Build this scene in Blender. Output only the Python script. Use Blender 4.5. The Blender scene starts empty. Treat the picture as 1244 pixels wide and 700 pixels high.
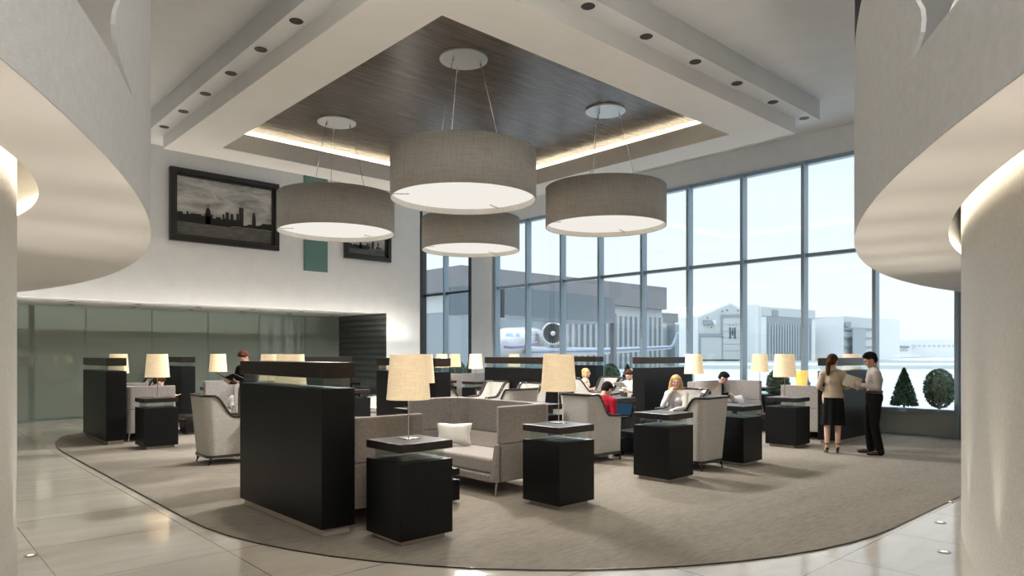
import bpy, bmesh, math, random
from mathutils import Vector, Matrix
random.seed(7); V2 = Vector
H = 1.65                      # unit used for the plan: the eye height of the photograph
PI = math.pi
S = bpy.context.scene
COL = S.collection
R_ = math.radians

# ------------------------------------------------------------------ materials
def newmat(name):
    m = bpy.data.materials.new(name); m.use_nodes = True
    nt = m.node_tree; nt.nodes.clear()
    out = nt.nodes.new('ShaderNodeOutputMaterial')
    return m, nt, out
def N(nt, t, **k):
    n = nt.nodes.new(t)
    for a, b in k.items():
        if a in n.inputs: n.inputs[a].default_value = b
        else: setattr(n, a, b)
    return n
def L(nt, a, b): nt.links.new(a, b)
def pr(name, col, rough=.5, metal=0, spec=.5, noise=0, nscale=8, stretch=(1,1,1), bump=0, bscale=60, coat=0, sheen=0, col2=None, ns2=None, trans=0):
    m, nt, out = newmat(name)
    p = N(nt, 'ShaderNodeBsdfPrincipled')
    p.inputs['Base Color'].default_value = (*col, 1)
    p.inputs['Roughness'].default_value = rough
    p.inputs['Metallic'].default_value = metal
    p.inputs['Specular IOR Level'].default_value = spec
    p.inputs['Coat Weight'].default_value = coat
    p.inputs['Sheen Weight'].default_value = sheen
    tc = N(nt, 'ShaderNodeTexCoord'); mp = N(nt, 'ShaderNodeMapping'); mp.inputs['Scale'].default_value = stretch
    L(nt, tc.outputs['Object'], mp.inputs['Vector'])
    if noise:
        nz = N(nt, 'ShaderNodeTexNoise', Scale=nscale, Detail=5.0, Roughness=.6)
        L(nt, mp.outputs[0], nz.inputs['Vector'])
        rp = N(nt, 'ShaderNodeValToRGB')
        c2 = col2 or tuple(min(1, c * (1 + noise)) for c in col); c1 = tuple(c * (1 - noise) for c in col)
        rp.color_ramp.elements[0].position = .32; rp.color_ramp.elements[1].position = .68
        rp.color_ramp.elements[0].color = (*c1, 1); rp.color_ramp.elements[1].color = (*c2, 1)
        L(nt, nz.outputs['Fac'], rp.inputs[0]); L(nt, rp.outputs[0], p.inputs['Base Color'])
    if bump:
        nb = N(nt, 'ShaderNodeTexNoise', Scale=bscale, Detail=3.0); L(nt, mp.outputs[0], nb.inputs['Vector'])
        bp = N(nt, 'ShaderNodeBump', Strength=bump, Distance=.01); L(nt, nb.outputs['Fac'], bp.inputs['Height'])
        L(nt, bp.outputs[0], p.inputs['Normal'])
    L(nt, p.outputs[0], out.inputs[0])
    return m
def emis(name, col, s):
    m, nt, out = newmat(name); e = N(nt, 'ShaderNodeEmission', Strength=s); e.inputs[0].default_value = (*col, 1)
    L(nt, e.outputs[0], out.inputs[0]); return m
def archglass(name, tint, rough=0.0, ior=1.45, body=None, bodyw=0):
    m, nt, out = newmat(name)
    t = N(nt, 'ShaderNodeBsdfTransparent'); t.inputs[0].default_value = (*tint, 1)
    g = N(nt, 'ShaderNodeBsdfGlossy', Roughness=rough); g.inputs[0].default_value = (1, 1, 1, 1)
    lw = N(nt, 'ShaderNodeLayerWeight', Blend=.5)
    pw_ = N(nt, 'ShaderNodeMath', operation='POWER'); pw_.inputs[1].default_value = 5; L(nt, lw.outputs['Facing'], pw_.inputs[0])
    f = N(nt, 'ShaderNodeMath', operation='MULTIPLY_ADD'); f.inputs[1].default_value = .7; f.inputs[2].default_value = .04; L(nt, pw_.outputs[0], f.inputs[0])
    mx = N(nt, 'ShaderNodeMixShader')
    src = t
    if body:
        d = N(nt, 'ShaderNodeBsdfDiffuse'); d.inputs[0].default_value = (*body, 1)
        m2 = N(nt, 'ShaderNodeMixShader'); m2.inputs[0].default_value = bodyw
        L(nt, t.outputs[0], m2.inputs[1]); L(nt, d.outputs[0], m2.inputs[2]); src = m2
    L(nt, f.outputs[0], mx.inputs[0]); L(nt, src.outputs[0], mx.inputs[1]); L(nt, g.outputs[0], mx.inputs[2])
    L(nt, mx.outputs[0], out.inputs[0]); return m

M = {}
M['plaster'] = pr('plaster', (.73, .74, .745), .85, noise=.03, nscale=3, bump=.06, bscale=90)
M['ceil'] = pr('ceiling_paint', (.72, .735, .745), .9, noise=.03, nscale=1.5)
M['soffit'] = pr('soffit_paint', (.82, .81, .79), .9, noise=.02, nscale=1.5)
M['drum'] = pr('rough_plaster', (.66, .675, .69), .8, noise=.05, nscale=14, bump=.35, bscale=70)
M['column'] = pr('column_plaster', (.60, .57, .52), .55, noise=.07, nscale=30, bump=.5, bscale=60)
M['black_gap'] = pr('black_gap', (.012, .012, .012), .8)
M['black'] = pr('black_veneer', (.0055, .006, .0065), .38, spec=.22, noise=.35, nscale=7, stretch=(12, 12, .8))
M['wood'] = pr('dark_walnut', (.019, .013, .0105), .3, spec=.32, noise=.5, nscale=3.0, stretch=(2.2, 2.2, 26))
M['plinth'] = pr('brushed_plinth', (.46, .40, .34), .4, metal=.15, noise=.06, nscale=20, stretch=(1, 1, 14))
M['steel'] = pr('brushed_steel', (.62, .62, .62), .25, metal=1)
M['chrome'] = pr('chrome', (.75, .75, .76), .08, metal=1)
M['frame_wood'] = pr('ebonised_frame', (.020, .015, .012), .25, spec=.6, coat=.3)
M['cream'] = pr('cream_linen', (.47, .45, .415), .85, noise=.14, nscale=40, bump=.3, bscale=240, sheen=.2)
M['taupe'] = pr('taupe_wool', (.235, .212, .20), .9, noise=.17, nscale=26, bump=.35, bscale=200, sheen=.45)
M['taupe_light'] = pr('taupe_wool_seat', (.32, .29, .27), .9, noise=.12, nscale=30, bump=.3, bscale=200, sheen=.4)
M['pillow'] = pr('pillow_satin', (.70, .68, .65), .6, noise=.05, nscale=12, bump=.2, bscale=30, sheen=.3)
M['mullion'] = pr('blue_grey_aluminium', (.26, .34, .40), .35, metal=.2)
M['frame_dark'] = pr('dark_frame', (.016, .017, .019), .4)
M['low_panel'] = pr('low_panel', (.40, .43, .41), .18, spec=.6)
M['ribbed'] = pr('charcoal_ribbed', (.055, .064, .06), .45, noise=.2, nscale=30)
M['black_frame'] = pr('picture_frame_black', (.014, .014, .015), .3)
M['glass'] = archglass('window_glass', (.97, .985, .985))
M['glass_box'] = archglass('smoked_glass', (.90, .935, .93), ior=1.5)
M['glass_green'] = archglass('green_frosted_glass', (.72, .78, .72), .02, 1.5, (.40, .44, .39), .42)
M['teal_glass'] = pr('teal_glass', (.12, .22, .21), .1, spec=.7)
M['skin'] = pr('skin', (.60, .38, .29), .5, noise=.05, nscale=20)
M['skin_tan'] = pr('skin_tan', (.45, .27, .18), .5, noise=.05, nscale=20)
M['eye'] = pr('eye_dark', (.02, .015, .012), .2)
M['lip'] = pr('lip', (.42, .16, .13), .4)
M['hair_black'] = pr('hair_black', (.010, .009, .009), .85, spec=.15, noise=.4, nscale=40, stretch=(1, 1, .2))
M['hair_brown'] = pr('hair_brown', (.055, .024, .014), .85, spec=.15, noise=.5, nscale=40, stretch=(1, 1, .2))
M['hair_red'] = pr('hair_auburn', (.075, .022, .014), .85, spec=.15, noise=.4, nscale=40, stretch=(1, 1, .2))
M['hair_blonde'] = pr('hair_blonde', (.50, .32, .15), .85, spec=.15, noise=.35, nscale=35, stretch=(1, 1, .2))
M['cl_black'] = pr('cloth_black', (.006, .006, .0065), .85, spec=.15, noise=.2, nscale=12)
M['cl_red'] = pr('cloth_red', (.36, .012, .03), .85, spec=.15, noise=.3, nscale=7)
M['cl_white'] = pr('cloth_white', (.66, .63, .60), .85, spec=.15, noise=.05, nscale=9)
M['cl_beige'] = pr('cloth_beige', (.42, .34, .25), .85, spec=.15, noise=.08, nscale=12)
M['cl_dress'] = pr('cloth_cream_dress', (.62, .50, .38), .85, spec=.15, noise=.05, nscale=12)
M['cl_shirt'] = pr('cloth_grey_shirt', (.44, .40, .36), .85, spec=.15, noise=.10, nscale=9)
M['cl_navy'] = pr('cloth_navy', (.045, .055, .10), .85, spec=.15, noise=.2, nscale=9)
M['cl_blue'] = pr('cloth_denim', (.05, .10, .24), .85, spec=.15, noise=.3, nscale=20)
M['cl_tan'] = pr('cloth_tan', (.20, .15, .11), .85, spec=.15, noise=.2, nscale=9)
M['shoe_brown'] = pr('shoe_brown', (.045, .014, .010), .3)
M['paper'] = pr('paper', (.72, .66, .56), .8)
M['mag_blue'] = pr('magazine_blue', (.05, .16, .45), .4, noise=.9, nscale=9, col2=(.9, .92, .95))
M['canopy'] = pr('pendant_canopy_steel', (.55, .56, .56), .35, metal=.9, bump=.4, bscale=60)
M['diffuser'] = emis('pendant_diffuser', (1, .95, .87), .68)
M['rim'] = pr('pendant_rim', (.75, .72, .66), .7, noise=.1, nscale=30)
M['cove'] = emis('cove_led', (1, .84, .60), 18)
M['ring_led'] = emis('ring_led', (1, .87, .67), 5)
M['leaf'] = pr('box_leaf', (.06, .12, .06), .6, noise=.5, nscale=9)
M['bark'] = pr('bark', (.06, .045, .03), .9)
M['trough'] = pr('planter_grey', (.16, .19, .185), .5)
M['soil'] = pr('soil', (.05, .035, .025), 1)
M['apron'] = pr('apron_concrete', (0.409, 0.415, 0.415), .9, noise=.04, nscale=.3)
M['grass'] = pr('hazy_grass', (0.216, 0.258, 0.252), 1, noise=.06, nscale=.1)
M['hangar_white'] = pr('hangar_white', (.66, .68, .69), .8)
M['hangar_face'] = pr('hangar_face', (.48, .50, .51), .8)
M['hangar_mid'] = pr('hangar_mid', (0.260, 0.298, 0.322), .8)
M['hangar_grey'] = pr('hangar_grey', (0.180, 0.180, 0.192), .8, noise=.04, nscale=.4)
M['hangar_dark'] = pr('hangar_dark', (0.074, 0.093, 0.112), .8)
M['stripe'] = pr('door_rib_white', (0.341, 0.372, 0.397), .8)
M['bridge'] = pr('bridge_cladding', (0.081, 0.112, 0.136), .25, spec=.7)
M['plane'] = pr('aircraft_white', (0.527, 0.527, 0.546), .25, coat=.4)
M['plane_blue'] = pr('aircraft_blue', (0.161, 0.236, 0.341), .3)
M['plane_purple'] = pr('aircraft_stripe', (0.174, 0.149, 0.260), .3)
M['fan'] = pr('fan_blades', (.05, .05, .055), .4, metal=.5)
M['brass_dot'] = emis('uplight_lens', (1, .85, .55), 1.6)

def linen(name, col, emit, scale=260):
    m, nt, out = newmat(name)
    p = N(nt, 'ShaderNodeBsdfPrincipled', Roughness=.9)
    tc = N(nt, 'ShaderNodeTexCoord')
    r = []
    for st in ((1, 1, .06), (.06, .06, 1)):
        mp = N(nt, 'ShaderNodeMapping'); mp.inputs['Scale'].default_value = st
        nz = N(nt, 'ShaderNodeTexNoise', Scale=scale, Detail=2.0)
        L(nt, tc.outputs['Object'], mp.inputs[0]); L(nt, mp.outputs[0], nz.inputs['Vector']); r.append(nz)
    ad = N(nt, 'ShaderNodeMath', operation='ADD'); L(nt, r[0].outputs['Fac'], ad.inputs[0]); L(nt, r[1].outputs['Fac'], ad.inputs[1])
    rp = N(nt, 'ShaderNodeValToRGB'); rp.color_ramp.elements[0].position = .3; rp.color_ramp.elements[1].position = .7
    rp.color_ramp.elements[0].color = (*[c * .78 for c in col], 1); rp.color_ramp.elements[1].color = (*[min(1, c * 1.16) for c in col], 1)
    hf = N(nt, 'ShaderNodeMath', operation='MULTIPLY'); hf.inputs[1].default_value = .5
    L(nt, ad.outputs[0], hf.inputs[0]); L(nt, hf.outputs[0], rp.inputs[0]); L(nt, rp.outputs[0], p.inputs['Base Color'])
    if emit:
        L(nt, rp.outputs[0], p.inputs['Emission Color']); p.inputs['Emission Strength'].default_value = emit
    L(nt, p.outputs[0], out.inputs[0]); return m
M['pendant_linen'] = linen('pendant_linen', (.41, .395, .365), 0, 60)
M['shade'] = linen('lamp_shade_linen', (.74, .58, .37), .5, 160)

def tile_floor():
    m, nt, out = newmat('stone_tiles')
    p = N(nt, 'ShaderNodeBsdfPrincipled', Roughness=.1)
    p.inputs['Specular IOR Level'].default_value = .75
    tc = N(nt, 'ShaderNodeTexCoord'); sp = N(nt, 'ShaderNodeSeparateXYZ'); L(nt, tc.outputs['Object'], sp.inputs[0])
    t = .715 * H; ws = []
    cells = []
    for ax, off in (('X', 1.29 * H), ('Y', 1.38 * H)):
        a = N(nt, 'ShaderNodeMath', operation='SUBTRACT'); a.inputs[1].default_value = off - t * 20; L(nt, sp.outputs[ax], a.inputs[0])
        d = N(nt, 'ShaderNodeMath', operation='DIVIDE'); d.inputs[1].default_value = t; L(nt, a.outputs[0], d.inputs[0])
        fr = N(nt, 'ShaderNodeMath', operation='FRACT'); L(nt, d.outputs[0], fr.inputs[0])
        fl = N(nt, 'ShaderNodeMath', operation='FLOOR'); L(nt, d.outputs[0], fl.inputs[0]); cells.append(fl)
        lt = N(nt, 'ShaderNodeMath', operation='LESS_THAN'); lt.inputs[1].default_value = .006; L(nt, fr.outputs[0], lt.inputs[0]); ws.append(lt)
    mxm = N(nt, 'ShaderNodeMath', operation='MAXIMUM'); L(nt, ws[0].outputs[0], mxm.inputs[0]); L(nt, ws[1].outputs[0], mxm.inputs[1])
    cb = N(nt, 'ShaderNodeCombineXYZ'); L(nt, cells[0].outputs[0], cb.inputs[0]); L(nt, cells[1].outputs[0], cb.inputs[1])
    wn = N(nt, 'ShaderNodeTexWhiteNoise'); L(nt, cb.outputs[0], wn.inputs['Vector'])
    mp = N(nt, 'ShaderNodeMapping'); mp.inputs['Scale'].default_value = (.7, 2.6, 1); mp.inputs['Rotation'].default_value = (0, 0, .6); L(nt, tc.outputs['Object'], mp.inputs[0])
    nz = N(nt, 'ShaderNodeTexNoise', Scale=1.6, Detail=8.0, Roughness=.62, Distortion=.8); L(nt, mp.outputs[0], nz.inputs['Vector'])
    ad = N(nt, 'ShaderNodeMath', operation='MULTIPLY_ADD'); ad.inputs[1].default_value = .10; L(nt, wn.outputs['Value'], ad.inputs[0]); L(nt, nz.outputs['Fac'], ad.inputs[2])
    rp = N(nt, 'ShaderNodeValToRGB'); rp.color_ramp.elements[0].position = .3; rp.color_ramp.elements[1].position = .8
    rp.color_ramp.elements[0].color = (.52, .475, .415, 1); rp.color_ramp.elements[1].color = (.64, .595, .525, 1)
    L(nt, ad.outputs[0], rp.inputs[0])
    mx = N(nt, 'ShaderNodeMix', data_type='RGBA'); L(nt, mxm.outputs[0], mx.inputs[0]); L(nt, rp.outputs[0], mx.inputs[6]); mx.inputs[7].default_value = (.13, .10, .08, 1)
    L(nt, mx.outputs[2], p.inputs['Base Color']); L(nt, p.outputs[0], out.inputs[0]); return m
M['tiles'] = tile_floor()
def carpet_mat():
    m, nt, out = newmat('carpet_pile')
    p = N(nt, 'ShaderNodeBsdfPrincipled', Roughness=1.0); p.inputs['Specular IOR Level'].default_value = .1; p.inputs['Sheen Weight'].default_value = .1
    tc = N(nt, 'ShaderNodeTexCoord')
    mp = N(nt, 'ShaderNodeMapping'); mp.inputs['Scale'].default_value = (.55, 2.4, 1); mp.inputs['Rotation'].default_value = (0, 0, .15); L(nt, tc.outputs['Object'], mp.inputs[0])
    n1 = N(nt, 'ShaderNodeTexNoise', Scale=11.0, Detail=7.0, Roughness=.75); L(nt, mp.outputs[0], n1.inputs['Vector'])
    n2 = N(nt, 'ShaderNodeTexNoise', Scale=1.1, Detail=3.0); L(nt, mp.outputs[0], n2.inputs['Vector'])
    ad = N(nt, 'ShaderNodeMath', operation='MULTIPLY_ADD'); ad.inputs[1].default_value = .35; L(nt, n2.outputs['Fac'], ad.inputs[0]); L(nt, n1.outputs['Fac'], ad.inputs[2])
    rp = N(nt, 'ShaderNodeValToRGB'); rp.color_ramp.elements[0].position = .5; rp.color_ramp.elements[1].position = .86
    rp.color_ramp.elements[0].color = (.185, .162, .134, 1); rp.color_ramp.elements[1].color = (.285, .253, .212, 1)
    L(nt, ad.outputs[0], rp.inputs[0]); L(nt, rp.outputs[0], p.inputs['Base Color'])
    bp = N(nt, 'ShaderNodeBump', Strength=.5, Distance=.01); n3 = N(nt, 'ShaderNodeTexNoise', Scale=120.0); L(nt, tc.outputs['Object'], n3.inputs['Vector'])
    L(nt, n3.outputs['Fac'], bp.inputs['Height']); L(nt, bp.outputs[0], p.inputs['Normal'])
    L(nt, p.outputs[0], out.inputs[0]); return m
M['carpet'] = carpet_mat()
def wood_ceiling():
    m, nt, out = newmat('dark_wood_ceiling')
    p = N(nt, 'ShaderNodeBsdfPrincipled', Roughness=.27); p.inputs['Specular IOR Level'].default_value = .42
    tc = N(nt, 'ShaderNodeTexCoord'); mp = N(nt, 'ShaderNodeMapping'); mp.inputs['Scale'].default_value = (.45, 9, 1); mp.inputs['Rotation'].default_value = (0, 0, 0); L(nt, tc.outputs['Object'], mp.inputs[0])
    n1 = N(nt, 'ShaderNodeTexNoise', Scale=2.2, Detail=9.0, Roughness=.7, Distortion=.6); L(nt, mp.outputs[0], n1.inputs['Vector'])
    rp = N(nt, 'ShaderNodeValToRGB'); rp.color_ramp.elements[0].position = .3; rp.color_ramp.elements[1].position = .75
    rp.color_ramp.elements[0].color = (.030, .022, .017, 1); rp.color_ramp.elements[1].color = (.17, .13, .10, 1)
    L(nt, n1.outputs['Fac'], rp.inputs[0]); L(nt, rp.outputs[0], p.inputs['Base Color']); L(nt, p.outputs[0], out.inputs[0]); return m
M['wood_ceiling'] = wood_ceiling()
def photo_sky():
    m, nt, out = newmat('photo_clouds')
    p = N(nt, 'ShaderNodeBsdfPrincipled', Roughness=.25)
    tc = N(nt, 'ShaderNodeTexCoord'); mp = N(nt, 'ShaderNodeMapping'); mp.inputs['Scale'].default_value = (1, 1, 3.2); L(nt, tc.outputs['Object'], mp.inputs[0])
    n1 = N(nt, 'ShaderNodeTexNoise', Scale=1.3, Detail=7.0, Roughness=.6, Distortion=.5); L(nt, mp.outputs[0], n1.inputs['Vector'])
    rp = N(nt, 'ShaderNodeValToRGB'); rp.color_ramp.elements[0].position = .3; rp.color_ramp.elements[1].position = .72
    rp.color_ramp.elements[0].color = (.17, .17, .165, 1); rp.color_ramp.elements[1].color = (.66, .65, .62, 1)
    L(nt, n1.outputs['Fac'], rp.inputs[0]); L(nt, rp.outputs[0], p.inputs['Base Color']); L(nt, p.outputs[0], out.inputs[0]); return m
M['photo_sky'] = photo_sky()
M['photo_black'] = pr('photo_skyline_black', (.012, .012, .012), .3)
M['photo_grey'] = pr('photo_mid_grey', (.14, .14, .135), .3)
M['photo_water'] = pr('photo_water', (.11, .11, .105), .25, noise=.3, nscale=4, stretch=(1, 1, 8))
M['photo_light'] = pr('photo_light_grey', (.4, .4, .38), .3)

# ------------------------------------------------------------------ mesh tools
class MB:
    def __init__(s): s.v = []; s.f = []
    def add(s, vs, fs):
        o = len(s.v); s.v += [tuple(v) for v in vs]; s.f += [tuple(i + o for i in f) for f in fs]; return s
    def box(s, x0, y0, z0, x1, y1, z1):
        vs = [(x0,y0,z0),(x1,y0,z0),(x1,y1,z0),(x0,y1,z0),(x0,y0,z1),(x1,y0,z1),(x1,y1,z1),(x0,y1,z1)]
        return s.add(vs, [(0,3,2,1),(4,5,6,7),(0,1,5,4),(1,2,6,5),(2,3,7,6),(3,0,4,7)])
    def prism(s, poly, z0, z1):
        n = len(poly); vs = [(x, y, z0) for x, y in poly] + [(x, y, z1) for x, y in poly]
        fs = [tuple(range(n))[::-1], tuple(range(n, 2 * n))] + [(i, (i + 1) % n, n + (i + 1) % n, n + i) for i in range(n)]
        return s.add(vs, fs)
    def extr(s, poly, d):               # any planar 3-D polygon pushed along vector d
        n = len(poly); d = Vector(d); p = [Vector(q) for q in poly]
        vs = p + [q + d for q in p]
        fs = [tuple(range(n))[::-1], tuple(range(n, 2 * n))] + [(i, (i + 1) % n, n + (i + 1) % n, n + i) for i in range(n)]
        return s.add(vs, fs)
    def loft(s, rings, cap=True, closed=True):
        n = len(rings[0]); vs = [v for r in rings for v in r]; fs = []
        for k in range(len(rings) - 1):
            for i in range(n if closed else n - 1):
                a = k * n + i; b = k * n + (i + 1) % n; fs.append((a, b, b + n, a + n))
        if cap and closed: fs += [tuple(range(n))[::-1], tuple(range((len(rings) - 1) * n, len(rings) * n))]
        return s.add(vs, fs)
    def lathe(s, prof, c=(0, 0, 0), seg=32, cap=True):
        rings = [[(c[0] + r * math.cos(2 * PI * i / seg), c[1] + r * math.sin(2 * PI * i / seg), c[2] + z) for i in range(seg)] for r, z in prof]
        return s.loft(rings, cap)
    def tube(s, pts, r, seg=8, r2=None):
        pts = [Vector(p) for p in pts]; rings = []
        for i, p in enumerate(pts):
            t = (pts[min(i + 1, len(pts) - 1)] - pts[max(i - 1, 0)]).normalized()
            up = Vector((0, 0, 1)) if abs(t.z) < .95 else Vector((1, 0, 0))
            a = t.cross(up).normalized(); b = t.cross(a).normalized()
            rr = r if r2 is None else r + (r2 - r) * i / (len(pts) - 1)
            rings.append([p + a * rr * math.cos(2 * PI * k / seg) + b * rr * math.sin(2 * PI * k / seg) for k in range(seg)])
        return s.loft(rings)
    def rail(s, pts, w, h):             # rectangular section along a path, section upright
        pts = [Vector(p) for p in pts]; rings = []
        for i, p in enumerate(pts):
            t = (pts[min(i + 1, len(pts) - 1)] - pts[max(i - 1, 0)]).normalized()
            if i == 0 or i == len(pts) - 1 or True:
                hz = Vector((t.x, t.y, 0))
            if hz.length > .15: a = Vector((0, 0, 1)).cross(hz.normalized()); s._a = a
            else: a = getattr(s, '_a', Vector((0, 1, 0)))
            b = t.cross(a).normalized()
            rings.append([p + a * w / 2 + b * h / 2, p - a * w / 2 + b * h / 2, p - a * w / 2 - b * h / 2, p + a * w / 2 - b * h / 2])
        return s.loft(rings)
    def ell(s, c, r, rot=None, seg=16, ri=10):
        vs = []; c = Vector(c); m = rot or Matrix.Identity(3)
        rings = []
        for j in range(1, ri):
            ph = PI * j / ri
            rings.append([c + m @ Vector((r[0] * math.sin(ph) * math.cos(2 * PI * i / seg), r[1] * math.sin(ph) * math.sin(2 * PI * i / seg), r[2] * math.cos(ph))) for i in range(seg)])
        rings = rings[::-1]
        return s.loft(rings)
    def limb(s, p0, r0, p1, r1, seg=14):
        p0, p1 = Vector(p0), Vector(p1); d = p1 - p0; ln = d.length
        if ln < 1e-6: return s
        t = d / ln; up = Vector((0, 0, 1)) if abs(t.z) < .9 else Vector((1, 0, 0))
        a = t.cross(up).normalized(); b = t.cross(a).normalized(); rings = []
        for k in (80, 55, 30, 0): rings.append((p0 - t * r0 * math.sin(R_(k)), r0 * math.cos(R_(k))))
        for k in (0, 30, 55, 80): rings.append((p1 + t * r1 * math.sin(R_(k)), r1 * math.cos(R_(k))))
        return s.loft([[p + a * r * math.cos(2 * PI * i / seg) + b * r * math.sin(2 * PI * i / seg) for i in range(seg)] for p, r in rings])
    def chain(s, pts, rs):
        for i in range(len(pts) - 1): s.limb(pts[i], rs[i], pts[i + 1], rs[i + 1])
        return s
    def build(s, name, mat, parent=None, smooth=False, bevel=0, bseg=2, loc=None, rz=0):
        me = bpy.data.meshes.new(name); me.from_pydata(s.v, [], s.f)
        bm = bmesh.new(); bm.from_mesh(me); bmesh.ops.recalc_face_normals(bm, faces=bm.faces); bm.to_mesh(me); bm.free()
        if smooth:
            for p in me.polygons: p.use_smooth = True
            me.set_sharp_from_angle(angle=R_(38))
        me.materials.append(M[mat] if isinstance(mat, str) else mat)
        o = bpy.data.objects.new(name, me); COL.objects.link(o)
        if parent: o.parent = parent
        if loc is not None: o.location = loc
        o.rotation_euler.z = rz
        if bevel:
            b = o.modifiers.new('bevel', 'BEVEL'); b.width = bevel; b.segments = bseg; b.limit_method = 'ANGLE'; b.angle_limit = R_(40)
        return o
def tag(o, label=None, cat=None, group=None, kind=None):
    if label: o['label'] = label
    if cat: o['category'] = cat
    if group: o['group'] = group
    if kind: o['kind'] = kind
    return o
def empty(name, loc=(0, 0, 0), rz=0):
    o = bpy.data.objects.new(name, None); COL.objects.link(o); o.location = loc; o.rotation_euler.z = rz; o.empty_display_size = .1; return o
def kids(o): return [c for c in bpy.data.objects if c.parent == o]
def copy_tree(o, parent=None, loc=None, rz=None):
    c = o.copy(); COL.objects.link(c)
    if parent: c.parent = parent
    if loc is not None: c.location = loc
    if rz is not None: c.rotation_euler.z = rz
    for ch in kids(o): copy_tree(ch, c)
    return c
def struct(name, mb, mat, **k): return tag(mb.build(name, mat, **k), kind='structure')
def h(*a): return tuple(x * H for x in a)
def arc(c, r, a0, a1, n): return [(c[0] + r * math.cos(R_(a0 + (a1 - a0) * i / n)), c[1] + r * math.sin(R_(a0 + (a1 - a0) * i / n))) for i in range(n + 1)]

# ------------------------------------------------------------------ camera
FW = Vector((math.sin(R_(42.6)), math.cos(R_(42.6)), 0)); RT = Vector((math.cos(R_(42.6)), -math.sin(R_(42.6)), 0))
cam = bpy.data.cameras.new('camera'); co = bpy.data.objects.new('camera', cam); COL.objects.link(co); S.camera = co
co.location = (0, 0, H); co.rotation_euler = (R_(90), 0, -R_(42.6))
cam.sensor_width = 36; cam.lens = 833.6 / 1244 * 36; cam.shift_y = 79.7 / 1244; cam.clip_end = 2000
def out_pt(X, D, z): return FW * D + RT * X + Vector((0, 0, z))   # a place outside, given to the side and ahead of the viewpoint

# ------------------------------------------------------------------ setting
W = 9.25 * H; LW = 10.65 * H; GW = 12.4 * H; ZC = 3.98 * H
XL = -7 * H; YB = -5.5 * H; WY1 = 13.3 * H; WY0 = 2.33 * H
struct('floor', MB().box(XL, YB, -.1, W + .12, GW + 1.6 * H, 0), 'tiles')
def carpet():
    x0, y0 = 1.355 * H, 1.41 * H; r = 2.9 * H; pts = []
    pts += [(W - .02, y0)]
    pts += [(x0 + r + r * math.cos(R_(a)), y0 + r + r * math.sin(R_(a))) for a in range(270, 179, -5)]
    ye = 10.05 * H; rx, ry = .62 * H, 1.9 * H
    pts += [(x0 + rx + rx * math.cos(R_(a)), ye - ry + ry * math.sin(R_(a))) for a in range(180, 89, -10)]
    pts += [(W - .02, ye)]
    return pts
cp = carpet()
struct('floor_carpet', MB().prism(cp, .0, .012), 'carpet')
edge = MB(); edge.tube([(x, y, .008) for x, y in cp[1:-1]], .0055, 6); tag(edge.build('trim_1', 'wood'), kind='structure')
# ceilings
struct('ceiling', MB().box(XL, YB, ZC, W + .12, LW + .1, ZC + .1), 'ceil')
Z1, Z2, ZL, ZW = 3.594 * H, 3.755 * H, 3.825 * H, 3.90 * H
def ringbox(mb, o, i, z0, z1):      # rectangular frame between an outer and an inner rectangle
    (ax, ay, bx, by), (cx, cy, dx, dy) = o, i
    mb.box(ax, ay, z0, bx, cy, z1); mb.box(ax, dy, z0, bx, by, z1); mb.box(ax, cy, z0, cx, dy, z1); mb.box(dx, cy, z0, bx, dy, z1)
    return mb
ox0, oy0, ox1, oy1 = h(3.166, 4.236, 7.397, 8.84)
lo = (2.63 * H, 3.695 * H, 7.934 * H, 9.38 * H); mi = (2.43 * H, 3.495 * H, 8.137 * H, 9.58 * H); op = (ox0, oy0, ox1, oy1)
led = (ox0 - .32 * H, oy0 - .32 * H, ox1 + .32 * H, oy1 + .32 * H)
struct('ceiling_soffit', ringbox(MB(), lo, op, Z1, Z2 + .01), 'soffit')
struct('ceiling_step', ringbox(MB(), mi, led, Z2, ZC), 'ceil')
lip = ringbox(MB(), (ox0 - .05, oy0 - .05, ox1 + .05, oy1 + .05), op, Z2, ZL)
struct('trim_2', lip, 'soffit')
wp = (ox0 - .10, oy0 - .10, ox1 + .10, oy1 + .10)
struct('ceiling_wood_panel', MB().box(wp[0], wp[1], ZW, wp[2], wp[3], ZW + .05), 'wood_ceiling')
struct('ceiling_cove_border', ringbox(MB(), led, wp, ZW, ZW + .05), 'soffit')
ledm = MB()
for a, b, c, d in ((ox0 - .2, oy0, ox0 - .1, oy1), (ox1 + .1, oy0, ox1 + .2, oy1), (ox0, oy0 - .2, ox1, oy0 - .1), (ox0, oy1 + .1, ox1, oy1 + .2)):
    ledm.box(a, b, ZL - .085, c, d, ZL - .06)
struct('trim_cove_light', ledm, 'cove')
# walls
xe = 7.444 * H; XO = 6.72 * H; ZO = 1.728 * H
struct('wall_left', MB().box(XL, LW, ZO, XO, LW + .25, ZC).box(XO, LW, 0, xe, LW + .25, ZC).box(XL, LW + .25, ZO, XO, GW, ZO + .12), 'plaster')
struct('wall_side', MB().box(xe - .15, LW + .25, 0, xe, GW + 1.6 * H, ZC), 'plaster')
rib = MB(); nr = 16; z0 = 0
for i in range(nr):
    za = ZO * i / nr; zb = ZO * (i + 1) / nr
    for k in range(40):
        ya = LW + .02 + (GW - LW - .05) * k / 40; yb = LW + .02 + (GW - LW - .05) * (k + 1) / 40; ym = (ya + yb) / 2; d = .015
        rib.add([(XO, ya, za), (XO, yb, za), (XO - .03, yb, zb - .01), (XO - .03, ya, zb - .01), (XO - .045, ym, (za + zb) / 2)], [(0, 1, 4), (1, 2, 4), (2, 3, 4), (3, 0, 4)])
rib.box(XO - .01, LW + .02, 0, XO + .0, GW - .02, ZO)
struct('wall_panel_ribbed', rib, 'ribbed')
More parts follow.
